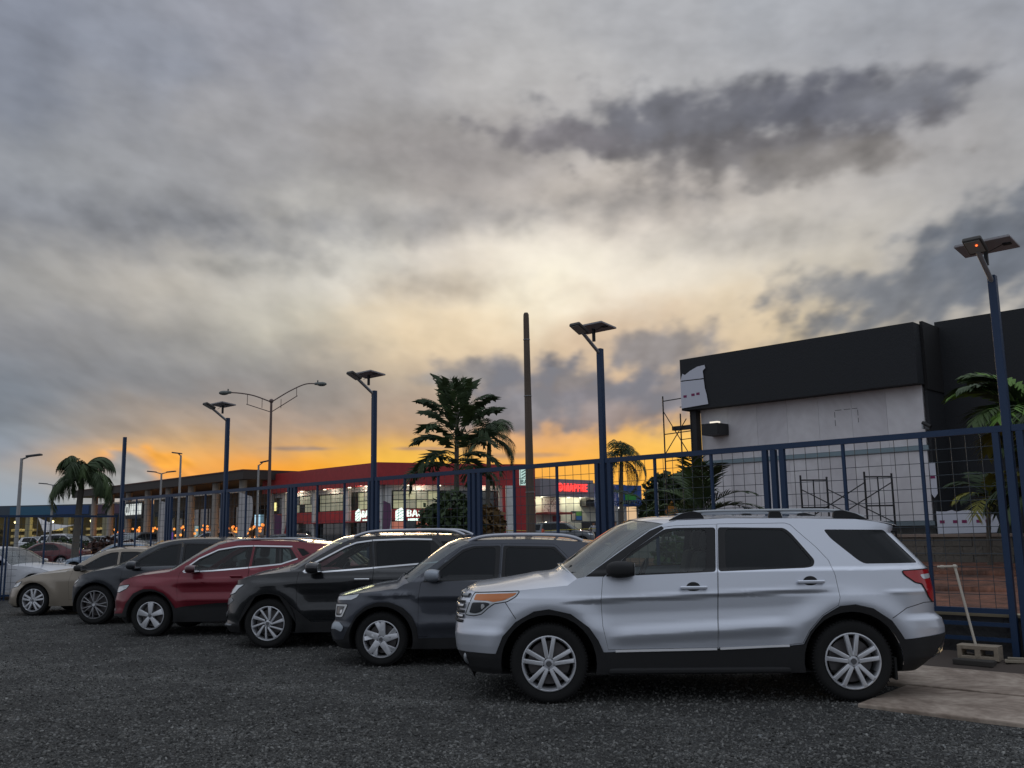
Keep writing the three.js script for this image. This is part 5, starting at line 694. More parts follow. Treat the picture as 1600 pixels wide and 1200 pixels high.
{ // black SUV
  const c = {
    name: 'parked_suv', cell: 0.05, W: 0.91, ys: 0.88, yb: 1.08, tuck: 0.06, lean: 0.15, tum: 0.3, gf: 0.58, rf: 0.6, gr: 0.72, rr: 0.42, yNose: 0.9,
    xf: 0.75, xr: 3.455, R: 0.352, rim: 0.245, style: 'swirl', tw: 0.225, archR: 0.425, yBot: 0.22, flareR: 0.49, flare: 0.028,
    frontC: [[0.2, 0.1], [0.25, 0.05], [0.318, 0.0], [0.399, 0.025], [0.471, 0.016], [0.562, 0.03], [0.671, 0.045], [0.762, 0.075], [0.835, 0.115], [0.898, 0.161], [0.962, 0.216]],
    rearC: [[0.22, 4.4], [0.4, 4.55], [0.6, 4.62], [0.9, 4.6], [1.05, 4.54], [1.14, 4.46], [1.4, 4.22], [1.5, 4.14]],
    hood: [[0.216, 0.962], [0.451, 1.02], [0.612, 1.045], [0.849, 1.068], [1.06, 1.09]], hoodCrown: [0.01, 0.04, 0.06, 0.09], hoodBack: -0.12,
    pillar: [[1.141, 1.115], [1.437, 1.293], [1.772, 1.478]], roof: [[1.9, 1.53], [2.137, 1.572], [2.757, 1.582], [3.373, 1.565], [3.75, 1.535], [4.02, 1.51]], rearTop: [[4.13, 1.49], [4.14, 1.47], [4.22, 1.4], [4.46, 1.14]], wsDx: [-0.16, -0.22],
    clad: [[0.05, 0.32], [0.31, 0.35], [0.37, 0.5], [0.45, 0.64], [0.58, 0.75], [0.76, 0.79], [0.94, 0.75], [1.06, 0.64], [1.13, 0.5], [1.17, 0.36], [1.4, 0.36], [2.98, 0.38], [3.05, 0.52], [3.14, 0.65], [3.28, 0.75], [3.46, 0.79], [3.64, 0.75], [3.78, 0.63], [3.86, 0.45], [4.57, 0.45]],
    detail: (x, y) => { const f = sstep(1.1, 1.5, x) * (1 - sstep(3.2, 3.7, x)), yc = 0.8 + 0.03 * x; return f * (-0.02 * sstep(0, -0.06, y - yc) + 0.022 * sstep(0.14, 0, Math.abs(y - 0.52))) + 0.018 * Math.exp(-(((y - 0.9 - 0.03 * x) / 0.05) ** 2)) * sstep(0.3, 0.6, x); },
    paint: paintOf([0.012, 0.0135, 0.016], { rough: 0.22, metal: 0.2, cc: 0.04 }), doorX0: 1.3, mirrorMat: phys([0.012, 0.012, 0.014], 0.2, 0.1, { clearcoat: 1 }), handleMat: M.chrome, chromeTrim: true,
    doors: [
      { poly: [[1.19, 1.075], [1.17, 0.9], [1.19, 0.4], [2.26, 0.4], [2.285, 1.09], [2.24, 1.53], [2.06, 1.52], [1.86, 1.455], [1.4, 1.2]], trim: [[1.27, 1.08], [2.278, 1.115], [2.235, 1.505], [2.19, 1.505], [2.01, 1.476], [1.84, 1.414], [1.372, 1.18]], glass: [[1.42, 1.095], [2.235, 1.125], [2.2, 1.49], [2.02, 1.458], [1.85, 1.395], [1.46, 1.19, 0.02]], mat: glassClear, handle: [2.023, 0.965, 2.248], chrome: [[[1.27, 1.062], [1.51, 1.062], [1.98, 1.092], [2.278, 1.113]], [[1.265, 1.07], [1.372, 1.18], [1.5, 1.24], [1.84, 1.414], [2.01, 1.478], [2.24, 1.506]]] },
      { poly: [[2.272, 0.4], [2.96, 0.41], [3.03, 0.54], [3.12, 0.67], [3.26, 0.78], [3.42, 0.83], [3.45, 1.1], [3.38, 1.3], [3.2, 1.525], [2.252, 1.53], [2.297, 1.09]], trim: [[2.308, 1.119], [3.34, 1.185], [3.38, 1.205], [3.28, 1.38], [3.14, 1.505], [2.27, 1.506]], glass: [[2.34, 1.13], [3.05, 1.175], [3.12, 1.19], [3.11, 1.49], [2.3, 1.492]], mat: glassTint, handle: [3.0, 1.0, 3.22], chrome: [[[2.288, 1.114], [3.07, 1.17], [3.4, 1.2]], [[2.247, 1.508], [2.76, 1.522], [3.13, 1.508]]] },
    ],
    glassBody: [{ poly: [[3.44, 1.225], [3.62, 1.28], [3.55, 1.4], [3.4, 1.485], [3.26, 1.49], [3.34, 1.38]], r: 0.02 }],
    lamps: [{ name: 'headlamp', poly: [[0.165, 0.89], [0.36, 0.908], [0.27, 0.853], [0.215, 0.79], [0.095, 0.748], [0.12, 0.82]], mat: lensClear, r: 0.015 }, { name: 'painted_bumper_glint', poly: [[0.06, 0.7], [0.15, 0.72], [0.2, 0.68], [0.12, 0.62], [0.06, 0.61]], mat: std([0.25, 0.27, 0.29], 0.3, 0.5), r: 0.02 }, { name: 'fog_trim', poly: [[0.04, 0.5], [0.09, 0.53], [0.08, 0.44], [0.04, 0.4]], mat: M.chrome }, { name: 'lip_trim', poly: [[0.01, 0.31], [0.06, 0.35], [0.2, 0.34], [0.18, 0.325], [0.08, 0.32]], mat: M.galv, off: 0.016 }, { name: 'tail_lamp', poly: [[4.28, 1.1], [4.5, 1.1], [4.58, 0.92], [4.36, 0.94]], mat: lensRed }],  // grey patch on the bumper paints in a light reflection
    mirror: [1.45, 1.14, 0.21, 0.16], rail: { pts: [[1.95, 1.572], [2.1, 1.62], [2.25, 1.645], [2.75, 1.658], [3.4, 1.645], [3.52, 1.61], [3.6, 1.575]], r: 0.024, mat: std([0.48, 0.49, 0.53], 0.35, 0.7) }, cabin: { x0: 1.22, xs: 1.72, xr: 2.65, y: 1.08 },
  };
  const { car } = makeCar(c, 'black SUV with chrome window trim and silver roof rails', 'suv', rowGroup);
  part('shark_antenna', prism([[3.9, 1.56], [4.05, 1.55], [4.0, 1.61]], 0.03, 0.005), c.paint, car);
  park(car, c, [-3.598, 0, -13.822]);
}
{ // red crossover
  const c = {
    name: 'parked_crossover', cell: 0.055, W: 0.9, ys: 0.82, yb: 1.05, tuck: 0.06, lean: 0.16, tum: 0.3, gf: 0.58, rf: 0.58, gr: 0.7, rr: 0.42, yNose: 0.78,
    xf: 0.775, xr: 3.42, R: 0.335, rim: 0.226, style: 'blade', tw: 0.215, archR: 0.4, yBot: 0.23, flareR: 0.46, flare: 0.03,
    frontC: [[0.2, 0.22], [0.283, 0.15], [0.32, 0.01], [0.392, 0.015], [0.47, 0.03], [0.563, 0.02], [0.624, 0.035], [0.702, 0.05], [0.764, 0.068], [0.826, 0.11]],
    rearC: [[0.23, 4.1], [0.4, 4.28], [0.6, 4.34], [0.85, 4.34], [1.0, 4.27], [1.1, 4.18], [1.36, 3.86], [1.42, 3.82]],
    hood: [[0.11, 0.826], [0.274, 0.915], [0.515, 0.98], [0.758, 1.01], [0.983, 1.03], [1.07, 1.045]], hoodCrown: [0.01, 0.05, 0.06, 0.08], hoodBack: -0.1,
    pillar: [[1.127, 1.075], [1.527, 1.315], [1.83, 1.468]], roof: [[1.973, 1.505], [2.132, 1.525], [2.621, 1.525], [3.133, 1.505], [3.4, 1.475], [3.7, 1.445]], rearTop: [[3.82, 1.42], [3.82, 1.4], [3.88, 1.34], [4.18, 1.1]], wsDx: [-0.14, -0.2],
    clad: [[0.05, 0.36], [0.3, 0.38], [0.36, 0.528], [0.498, 0.697], [0.657, 0.762], [0.819, 0.76], [1.001, 0.691], [1.136, 0.55], [1.205, 0.45], [1.317, 0.47], [1.911, 0.525], [2.9, 0.545], [3.0, 0.52], [3.06, 0.62], [3.2, 0.73], [3.42, 0.775], [3.62, 0.72], [3.76, 0.6], [3.84, 0.47], [4.3, 0.5]],
    detail: (x, y) => { const f = sstep(1.1, 1.5, x) * (1 - sstep(3.2, 3.7, x)), yc = 0.84 + 0.02 * x; return f * (-0.022 * sstep(0, -0.06, y - yc) + 0.026 * sstep(0.13, 0, Math.abs(y - 0.58))) + 0.016 * Math.exp(-(((y - 0.88) / 0.05) ** 2)) * sstep(0.3, 0.6, x); },
    paint: paintOf([0.2, 0.012, 0.026], { rough: 0.3, metal: 0.35 }), doorX0: 1.35, chromeTrim: true, mirrorMat: phys([0.06, 0.006, 0.012], 0.3, 0.2, { clearcoat: 1 }),
    doors: [
      { poly: [[1.24, 1.02], [1.21, 0.8], [1.24, 0.56], [1.9, 0.56], [2.34, 0.57], [2.4, 1.06], [2.43, 1.46], [2.1, 1.45], [1.85, 1.41], [1.53, 1.27]], trim: [[1.31, 1.04], [2.385, 1.09], [2.42, 1.434], [2.164, 1.427], [1.844, 1.379], [1.539, 1.243], [1.393, 1.136]], glass: [[1.45, 1.055], [2.32, 1.1], [2.35, 1.415], [2.17, 1.41], [1.86, 1.362], [1.56, 1.225, 0.03]], mat: glassClear, chrome: [[[1.305, 1.022], [1.785, 1.038], [2.385, 1.082]], [[1.3, 1.03], [1.393, 1.136], [1.539, 1.243], [1.844, 1.379], [2.164, 1.427], [2.42, 1.434]]], handle: [2.1, 0.96, 2.3] },
      { poly: [[2.352, 0.57], [2.95, 0.575], [3.04, 0.65], [3.18, 0.76], [3.34, 0.81], [3.37, 1.0], [3.26, 1.2], [3.1, 1.4], [3.03, 1.45], [2.442, 1.46], [2.412, 1.06]], trim: [[2.428, 1.094], [2.924, 1.14], [3.19, 1.222], [3.06, 1.4], [2.455, 1.432]], glass: [[2.46, 1.11], [2.92, 1.155], [3.1, 1.21], [3.03, 1.385], [2.49, 1.412]], mat: glassClear, chrome: [[[2.395, 1.084], [2.924, 1.13], [3.2, 1.215]], [[2.43, 1.434], [3.087, 1.413]]], handle: [2.95, 0.99, 3.14] },
    ],
    glassBody: [{ poly: [[3.275, 1.26], [3.39, 1.305], [3.27, 1.385], [3.16, 1.4]], r: 0.02 }],
    lines: [[[3.2, 1.205], [3.3, 1.245], [3.41, 1.305], [3.27, 1.395]]],
    lamps: [{ name: 'headlamp', poly: [[0.07, 0.717], [0.085, 0.782], [0.15, 0.812], [0.393, 0.84], [0.331, 0.776], [0.171, 0.714]], mat: lensClear, r: 0.02 }, { name: 'headlamp_reflector', poly: [[0.24, 0.775], [0.33, 0.8], [0.28, 0.76]], mat: M.chrome, off: 0.009 }, { name: 'bumper_trim', poly: [[0.04, 0.44], [0.14, 0.45], [0.12, 0.42], [0.04, 0.41]], mat: std([0.25, 0.2, 0.2], 0.3, 0.5), off: 0.012 }, { name: 'tail_lamp', poly: [[3.9, 1.06], [4.16, 1.06], [4.28, 0.94], [4.0, 0.92]], mat: lensRed }],
    mirror: [1.5, 1.085, 0.2, 0.13], rail: { pts: [[2.0, 1.512], [2.15, 1.54], [2.6, 1.555], [3.1, 1.54], [3.3, 1.5]], r: 0.018, mat: M.galv }, cabin: { x0: 1.2, xs: 1.7, xr: 2.6, y: 1.03 },
  };
  const { car } = makeCar(c, 'dark red crossover with five-spoke silver wheels and chrome window line', 'crossover', rowGroup);
  park(car, c, [-6.021, 0, -15.68]);
}
{ // charcoal SUV
  const c = {
    name: 'parked_suv', cell: 0.07, W: 0.93, ys: 0.85, yb: 1.04, tuck: 0.06, lean: 0.15, tum: 0.32, gf: 0.58, rf: 0.55, gr: 0.7, rr: 0.42, yNose: 0.84,
    xf: 0.60, xr: 3.42, R: 0.365, rim: 0.262, style: 'thin', tw: 0.24, archR: 0.42, yBot: 0.24, flareR: 0.48, flare: 0.02, capMat: M.alloy, rimMat: std([0.3, 0.3, 0.31], 0.35, 0.6),
    frontC: [[0.2, 0.13], [0.294, 0.08], [0.336, 0.032], [0.49, 0.012], [0.597, 0.008], [0.705, 0.012], [0.793, 0.06], [0.864, 0.131]],
    rearC: [[0.24, 4.3], [0.45, 4.5], [0.7, 4.58], [0.95, 4.54], [1.08, 4.45], [1.35, 4.12], [1.42, 4.06]],
    hood: [[0.131, 0.864], [0.24, 0.905], [0.388, 0.95], [0.665, 1.005], [0.9, 1.035]], hoodCrown: [0.01, 0.05, 0.06, 0.08], hoodBack: -0.08,
    pillar: [[1.0, 1.068], [1.182, 1.15], [1.405, 1.29], [1.571, 1.4]], roof: [[1.747, 1.475], [1.989, 1.53], [2.236, 1.555], [2.61, 1.565], [3.1, 1.545], [3.7, 1.48]], rearTop: [[4.04, 1.425], [4.06, 1.4], [4.12, 1.35], [4.45, 1.08]], wsDx: [-0.12, -0.18],
    clad: null, doorX0: 1.1, paint: paintOf([0.028, 0.032, 0.04], { rough: 0.3, metal: 0.5 }),
    doors: [
      { poly: [[1.12, 1.045], [1.1, 0.8], [1.14, 0.4], [2.2, 0.4], [2.22, 1.05], [2.2, 1.5], [1.9, 1.46], [1.7, 1.4], [1.42, 1.24]], trim: [[1.18, 1.055], [2.2, 1.075], [2.185, 1.485], [1.95, 1.455], [1.74, 1.39], [1.4, 1.2]], glass: [[1.3, 1.065], [2.14, 1.085], [2.13, 1.46], [1.96, 1.435], [1.76, 1.372], [1.45, 1.2, 0.02]], mat: glassTint },
      { poly: [[2.212, 0.4], [2.93, 0.42], [3.02, 0.62], [3.2, 0.78], [3.36, 0.83], [3.4, 1.06], [3.3, 1.28], [3.15, 1.48], [2.212, 1.5], [2.232, 1.05]], trim: [[2.248, 1.077], [3.35, 1.1], [3.27, 1.28], [3.12, 1.46], [2.228, 1.486]], glass: [[2.28, 1.09], [3.28, 1.11], [3.22, 1.27], [3.08, 1.44], [2.27, 1.465]], mat: glassTint },
    ],
    lamps: [{ name: 'headlamp', poly: [[0.085, 0.742], [0.105, 0.795], [0.235, 0.85], [0.18, 0.79]], mat: lensClear, r: 0.01 }, { name: 'tail_lamp', poly: [[4.15, 1.02], [4.42, 1.02], [4.5, 0.9], [4.2, 0.9]], mat: lensRed }],
    mirror: [1.38, 1.095, 0.22, 0.16],
  };
  const { car } = makeCar(c, 'charcoal SUV with thin-spoke wheels, half hidden by the red crossover', 'suv', rowGroup);
  park(car, c, [-7.985, 0, -17.996]);
}
const sedanSpec = () => ({
  name: 'parked_sedan', cell: 0.07, W: 0.9, ys: 0.72, yb: 0.93, tuck: 0.06, lean: 0.14, tum: 0.34, gf: 0.56, rf: 0.6, gr: 0.6, rr: 0.5, yNose: 0.64,
  xf: 0.73, xr: 3.54, R: 0.325, rim: 0.238, style: 'double', tw: 0.225, archR: 0.375, yBot: 0.2, flareR: 0.43, flare: 0.02,
  frontC: [[0.15, 0.2], [0.17, 0.1], [0.251, 0.01], [0.411, 0.021], [0.55, 0.06], [0.61, 0.119], [0.676, 0.178]],
  rearC: [[0.2, 4.45], [0.4, 4.58], [0.6, 4.62], [0.85, 4.6], [0.95, 4.55], [1.0, 4.48]],
  hood: [[0.178, 0.676], [0.4, 0.765], [0.7, 0.84], [1.1, 0.885], [1.42, 0.91]], hoodCrown: [0.01, 0.04, 0.06, 0.07], hoodBack: -0.1,
  pillar: [[1.5, 0.95], [1.74, 1.11], [1.98, 1.25]], roof: [[2.2, 1.33], [2.45, 1.368], [2.8, 1.375], [3.1, 1.35], [3.3, 1.31]], rearTop: [[3.6, 1.2], [3.9, 1.06], [4.1, 1.0], [4.48, 0.985]], wsDx: [-0.14, -0.2],
  clad: null, doorX0: 1.5, paint: paintOf([0.34, 0.29, 0.23], { rough: 0.32, metal: 0.5 }),
  doors: [
    { poly: [[1.56, 0.92], [1.5, 0.7], [1.52, 0.33], [2.5, 0.34], [2.52, 0.94], [2.5, 1.335], [2.3, 1.32], [2.12, 1.25], [1.8, 1.07]], trim: [[1.6, 0.925], [2.5, 0.955], [2.485, 1.312], [2.32, 1.3], [2.12, 1.23], [1.8, 1.05]], glass: [[1.72, 0.94], [2.45, 0.965], [2.44, 1.295], [2.33, 1.285], [2.14, 1.215], [1.83, 1.04, 0.02]], mat: glassTint },
    { poly: [[2.512, 0.34], [3.12, 0.35], [3.2, 0.52], [3.36, 0.65], [3.46, 0.9], [3.36, 1.12], [3.16, 1.29], [2.9, 1.335], [2.512, 1.335], [2.532, 0.94]], trim: [[2.546, 0.957], [3.4, 0.985], [3.32, 1.13], [3.12, 1.27], [2.88, 1.312], [2.53, 1.313]], glass: [[2.58, 0.97], [3.34, 0.995], [3.28, 1.11], [3.08, 1.25], [2.87, 1.29], [2.57, 1.294]], mat: glassTint },
  ],
  lamps: [{ name: 'headlamp', poly: [[0.13, 0.58], [0.2, 0.66], [0.46, 0.72], [0.36, 0.62]], mat: lensClear, r: 0.015 }, { name: 'tail_lamp', poly: [[4.28, 0.93], [4.55, 0.94], [4.58, 0.78], [4.34, 0.8]], mat: lensRed }],
  mirror: [1.78, 0.985, 0.2, 0.13],
});
{ const c = sedanSpec(); c.mirrorMat = M.plastic; const { car } = makeCar(c, 'champagne beige sedan with double-spoke wheels at the far end of the row', 'sedan', rowGroup); park(car, c, [-10.271, 0, -20.199]); }
// cars in the car park beyond the fence
{
  const group = 'cars in the car park beyond the fence';
  const lite = (c) => ({ ...c, cell: 0.14, lamps: c.lamps, rail: c.rail });
  const suvSpec = () => ({
    name: 'suv', cell: 0.14, W: 0.91, ys: 0.88, yb: 1.08, tuck: 0.06, lean: 0.15, tum: 0.28, gf: 0.62, rf: 0.5, gr: 0.72, rr: 0.4, yNose: 0.9, xf: 0.85, xr: 3.5, R: 0.35, rim: 0.235, style: 'blade', archR: 0.41, yBot: 0.24, flare: 0.02,
    frontC: [[0.2, 0.1], [0.35, 0.02], [0.6, 0.02], [0.8, 0.05], [0.95, 0.15]], rearC: [[0.24, 4.4], [0.5, 4.52], [0.9, 4.52], [1.1, 4.46], [1.45, 4.25], [1.55, 4.2]], hood: [[0.15, 0.95], [0.6, 1.02], [1.1, 1.07]], hoodCrown: [0.05, 0.08], pillar: [[1.2, 1.12], [1.55, 1.36], [1.8, 1.52]], roof: [[2.0, 1.62], [2.6, 1.66], [3.4, 1.64], [3.9, 1.6]], rearTop: [[4.18, 1.57], [4.2, 1.54], [4.27, 1.4], [4.46, 1.1]], clad: null, paint: paintOf([0.5, 0.5, 0.5]),
    doors: [{ poly: [[1.3, 1.07], [1.3, 0.42], [2.35, 0.42], [2.36, 1.6], [1.96, 1.57], [1.6, 1.33]], trim: [[1.36, 1.09], [2.34, 1.11], [2.34, 1.57], [1.97, 1.54], [1.62, 1.31]], glass: [[1.48, 1.1], [2.29, 1.12], [2.29, 1.55], [1.99, 1.52], [1.66, 1.3]], mat: glassTint }, { poly: [[2.37, 0.42], [3.0, 0.43], [3.2, 0.7], [3.45, 0.8], [3.5, 1.1], [3.4, 1.57], [2.37, 1.6]], trim: [[2.38, 1.11], [3.47, 1.13], [3.38, 1.55], [2.38, 1.575]], glass: [[2.42, 1.13], [3.4, 1.15], [3.32, 1.52], [2.42, 1.55]], mat: glassTint }],
    glassBody: [{ poly: [[3.6, 1.14], [4.2, 1.16], [4.08, 1.5], [3.52, 1.53]], r: 0.04 }], lamps: [{ name: 'headlamp', poly: [[0.1, 0.8], [0.2, 0.92], [0.5, 0.95], [0.4, 0.82]], mat: lensClear }, { name: 'tail_lamp', poly: [[4.2, 1.1], [4.45, 1.1], [4.5, 0.85], [4.3, 0.88]], mat: lensRed }], mirror: [1.62, 1.16, 0.2, 0.15],
  });
  const hatchSpec = () => ({ ...suvSpec(), name: 'hatchback', yb: 0.96, ys: 0.78, yNose: 0.78, xf: 0.75, xr: 3.25, R: 0.31, rim: 0.2, archR: 0.36, yBot: 0.2,
    frontC: [[0.15, 0.1], [0.35, 0.02], [0.6, 0.03], [0.8, 0.15]], rearC: [[0.2, 3.8], [0.5, 3.92], [0.9, 3.9], [1.0, 3.85], [1.3, 3.6], [1.4, 3.52]], hood: [[0.15, 0.8], [0.5, 0.9], [0.95, 0.97]], pillar: [[1.05, 1.0], [1.4, 1.22], [1.65, 1.36]], roof: [[1.85, 1.45], [2.4, 1.48], [3.0, 1.45], [3.3, 1.42]], rearTop: [[3.5, 1.4], [3.52, 1.38], [3.6, 1.28], [3.85, 1.0]],
    doors: [{ poly: [[1.15, 0.96], [1.15, 0.36], [2.15, 0.36], [2.16, 1.42], [1.8, 1.4], [1.42, 1.18]], trim: [[1.22, 0.98], [2.14, 1.0], [2.14, 1.4], [1.82, 1.38], [1.45, 1.17]], glass: [[1.34, 0.99], [2.1, 1.01], [2.1, 1.38], [1.84, 1.36], [1.5, 1.16]], mat: glassTint }, { poly: [[2.17, 0.36], [2.78, 0.37], [2.95, 0.6], [3.2, 0.72], [3.25, 1.0], [3.1, 1.4], [2.17, 1.42]], trim: [[2.18, 1.0], [3.22, 1.03], [3.08, 1.38], [2.18, 1.4]], glass: [[2.22, 1.02], [3.14, 1.05], [3.02, 1.36], [2.22, 1.38]], mat: glassTint }], glassBody: [], lamps: [{ name: 'headlamp', poly: [[0.1, 0.66], [0.2, 0.78], [0.48, 0.82], [0.38, 0.7]], mat: lensClear }, { name: 'tail_lamp', poly: [[3.62, 0.98], [3.85, 0.98], [3.9, 0.75], [3.7, 0.78]], mat: lensRed }], mirror: [1.42, 1.04, 0.18, 0.13] });
  const protos = { suv: suvSpec(), hatch: hatchSpec(), sedan: { ...lite(sedanSpec()), name: 'sedan' } }, made = {};
  const cols = { white: [0.66, 0.67, 0.7], silver: [0.42, 0.44, 0.48], grey: [0.12, 0.13, 0.145], black: [0.015, 0.016, 0.018], red: [0.3, 0.012, 0.02], dred: [0.1, 0.015, 0.02], blue: [0.3, 0.38, 0.48], taxi: [0.7, 0.34, 0.02], beige: [0.38, 0.33, 0.27] }, mats = {};
  for (const k in cols) mats[k] = paintOf(cols[k], { metal: k === 'taxi' || k === 'white' ? 0.05 : 0.4 });
  const place = (type, col, x, z, deg, label, y = 0, lit) => {
    const c = protos[type]; let o;
    if (!made[type]) { c.paint = mats[col]; o = makeCar(c, label, type === 'hatch' ? 'hatchback' : type, group).car; made[type] = { o, paint: mats[col] }; }
    else { o = copyOf(made[type].o, [0, 0, 0], 0, label); o.traverse((m) => { if (m.isMesh && m.material === made[type].paint) m.material = mats[col]; }); }
    if (lit) o.traverse((m) => { if (m.name === 'tail_lamp') m.material = glow([1, 0.03, 0.03], 2.2); });
    const a = deg * Math.PI / 180; o.rotation.y = a; const L = type === 'hatch' ? 1.95 : 2.3; o.position.set(x - L * Math.cos(a), y, z + L * Math.sin(a)); return o;
  };
  // degrees: 180 = nose to the right
  struct('car_park_terrace', (() => { const g = prism([[-90, 69], [-9.5, 69], [-9.5, 140], [-90, 140]], 0.3, 0.05); g.rotateX(-Math.PI / 2); g.translate(0, 0, 0); return g; })(), std([0.075, 0.075, 0.078], 0.92), 'slightly raised asphalt terrace of the far car park');
  place('sedan', 'white', -14.4, -26.6, 172, 'white sedan just beyond the low fence at the left edge');
  place('sedan', 'blue', -20.6, -38.5, 176, 'pale blue sedan behind the white sedan at the left');
  place('suv', 'silver', -16.9, -25.4, 20, 'silver SUV cut off by the left edge of the frame');
  place('sedan', 'dred', -30.5, -52, 178, 'dark maroon sedan at the far left of the car park');
  place('sedan', 'taxi', -27.0, -60.5, 168, 'yellow taxi in the car park behind the beige sedan');
  place('suv', 'white', -38.2, -80, 175, 'white SUV parked left of the yellow taxi', 0.3);
  place('hatch', 'white', -42.4, -84, 160, 'white hatchback left of the white SUV', 0.3);
  place('sedan', 'red', -46.5, -85, 30, 'small red car left of the white hatchbacks', 0.3);
  place('hatch', 'silver', -34.8, -84, 20, 'silver hatchback behind the yellow taxi', 0.3);
  place('suv', 'grey', -29.6, -74, 60, 'grey SUV with a lit red brake lamp', 0.3, true);
  place('hatch', 'white', -36.0, -92, 14, 'white hatchback in the far lane before the arcade', 0.3);
  place('sedan', 'silver', -31.6, -86, 18, 'silver sedan in the far lane before the hanging letters', 0.3);
  place('hatch', 'silver', -26.2, -74, 25, 'silver hatchback before the arcade columns', 0.3);
  place('suv', 'white', -24.6, -76, 12, 'white SUV with its roof showing before the arcade columns', 0.3);
  place('suv', 'silver', -32.6, -78, 10, 'silver SUV left of the grey SUV with the lit lamp', 0.3);
  place('hatch', 'white', -27.9, -81, 14, 'white hatchback right of the grey SUV with the lit lamp', 0.3);
  place('sedan', 'grey', -36.2, -84, 12, 'dark grey sedan behind the yellow taxi', 0.3);
  place('sedan', 'white', -20.3, -62, 12, 'white sedan whose roof shows above the charcoal SUV');
  place('suv', 'black', -15.6, -63, 15, 'black SUV in front of the left end of the bank');
  place('suv', 'grey', -12.9, -56, 200, 'grey SUV parked before the bank entrance');
  place('sedan', 'grey', -14.4, -66, 20, 'dark grey sedan beside the bank columns');
  place('hatch', 'red', -5.6, -36, 172, 'bright red hatchback beyond the fence with its tail lamp lit', 0, true);
  place('suv', 'grey', 3.0, -62, 176, 'grey SUV on the raised forecourt before the insurance office', 0.5);
  place('hatch', 'white', -0.4, -66, 30, 'white hatchback beside the utility pole before the bank tower', 0.5);
}
// ---------- plants ----------
const leafM = [std([0.035, 0.062, 0.018], 0.7), std([0.05, 0.085, 0.022], 0.7), std([0.028, 0.05, 0.016], 0.75), std([0.2, 0.19, 0.025], 0.7), std([0.11, 0.22, 0.025], 0.65)];
const barkM = std([0.13, 0.115, 0.095], 0.9, 0, { bumpMap: rep(bumpCoarse, 2, 6), bumpScale: 0.02 });
function frondGeo({ L = 2, e0 = 0.9, droop = 1.8, n = 34, ll = 0.5, w = 0.045, hang = 0.5, fish = false, vee = 0.35, sd = 1 }) {
  let s0 = sd * 7919 >>> 0; const R = () => { s0 = (s0 * 1664525 + 1013904223) >>> 0; return s0 / 4294967296; };
  const pos = [], P = [], T = []; let x = 0, y = 0; const N = 24;
  for (let i = 0; i <= N; i++) { const a = e0 - droop * (i / N) ** 1.3; P.push([x, y]); T.push([Math.cos(a), Math.sin(a)]); x += Math.cos(a) * L / N; y += Math.sin(a) * L / N; }
  const tri = (a, b, c) => pos.push(...a, ...b, ...c);
  for (let i = 0; i < N; i++) { const r = 0.018 * (1 - i / N) + 0.004, a = P[i], b = P[i + 1]; tri([a[0], a[1], r], [b[0], b[1], r * 0.9], [a[0], a[1], -r]); tri([b[0], b[1], r * 0.9], [b[0], b[1], -r * 0.9], [a[0], a[1], -r]); tri([a[0], a[1] + r, 0], [b[0], b[1] + r, 0], [a[0], a[1] - r, 0]); tri([b[0], b[1] + r, 0], [b[0], b[1] - r, 0], [a[0], a[1] - r, 0]); }
  for (let k = 0; k < n; k++) for (const sd2 of [-1, 1]) {
    const s = 0.14 + 0.85 * (k + R() * 0.5) / n, i = Math.min(N, s * N), i0 = Math.floor(i), a = P[i0], t = T[i0], len = ll * (0.35 + 0.75 * Math.sin(Math.PI * (0.12 + 0.8 * s))) * (0.85 + 0.3 * R());
    const fw = 0.45 + 0.4 * s, up = vee * (1 - s) - hang * (0.6 + 0.6 * R());
    const d = [t[0] * fw - t[1] * up * 0.3, t[1] * fw + up, sd2 * (1 - 0.35 * s)], dl = Math.hypot(...d); d[0] /= dl; d[1] /= dl; d[2] /= dl;
    const q = [t[0], t[1], 0], m = [a[0] + d[0] * len * 0.5, a[1] + d[1] * len * 0.5 + 0.03 * len, d[2] * len * 0.5], e = [a[0] + d[0] * len, a[1] + d[1] * len - 0.22 * len * hang, d[2] * len];
    const W = w * (0.8 + 0.4 * R());
    if (fish) { const k1 = W * 2.6; const e1 = [e[0] + q[0] * k1, e[1] + q[1] * k1, e[2]], e2 = [e[0] - q[0] * k1 * 0.7, e[1] - q[1] * k1 * 0.7 - 0.05, e[2] * 0.94], mid = [(e1[0] + e2[0]) / 2 - d[0] * len * 0.2, (e1[1] + e2[1]) / 2 - d[1] * len * 0.2, (e1[2] + e2[2]) / 2 - d[2] * len * 0.2]; const b0 = [a[0], a[1], 0]; tri(b0, e1, mid); tri(b0, mid, e2); }
    else { const b1 = [a[0] + q[0] * W * 0.3, a[1] + q[1] * W * 0.3, 0], b2 = [a[0] - q[0] * W * 0.3, a[1] - q[1] * W * 0.3, 0], m1 = [m[0] + q[0] * W * 0.5, m[1] + q[1] * W * 0.5, m[2]], m2 = [m[0] - q[0] * W * 0.5, m[1] - q[1] * W * 0.5, m[2]]; tri(b1, m1, b2); tri(m1, m2, b2); tri(m1, e, m2); }
  }
  const g = new THREE.BufferGeometry(); g.setAttribute('position', new THREE.Float32BufferAttribute(pos, 3)); g.computeVertexNormals(); return g;
}
function trunkGeo(h, r0, r1, bend = 0.1) { const pts = []; for (let i = 0; i <= 20; i++) { const t = i / 20; pts.push([r0 + (r1 - r0) * t + (i % 2 ? 0.006 : 0) + 0.25 * r0 * Math.exp(-t * 14), t * h]); } const g = lathe([[0, 0], ...pts, [0, h]], 16), p = g.attributes.position; for (let i = 0; i < p.count; i++) { const t = p.getY(i) / h; p.setX(i, p.getX(i) + bend * t * t); } g.computeVertexNormals(); return g; }
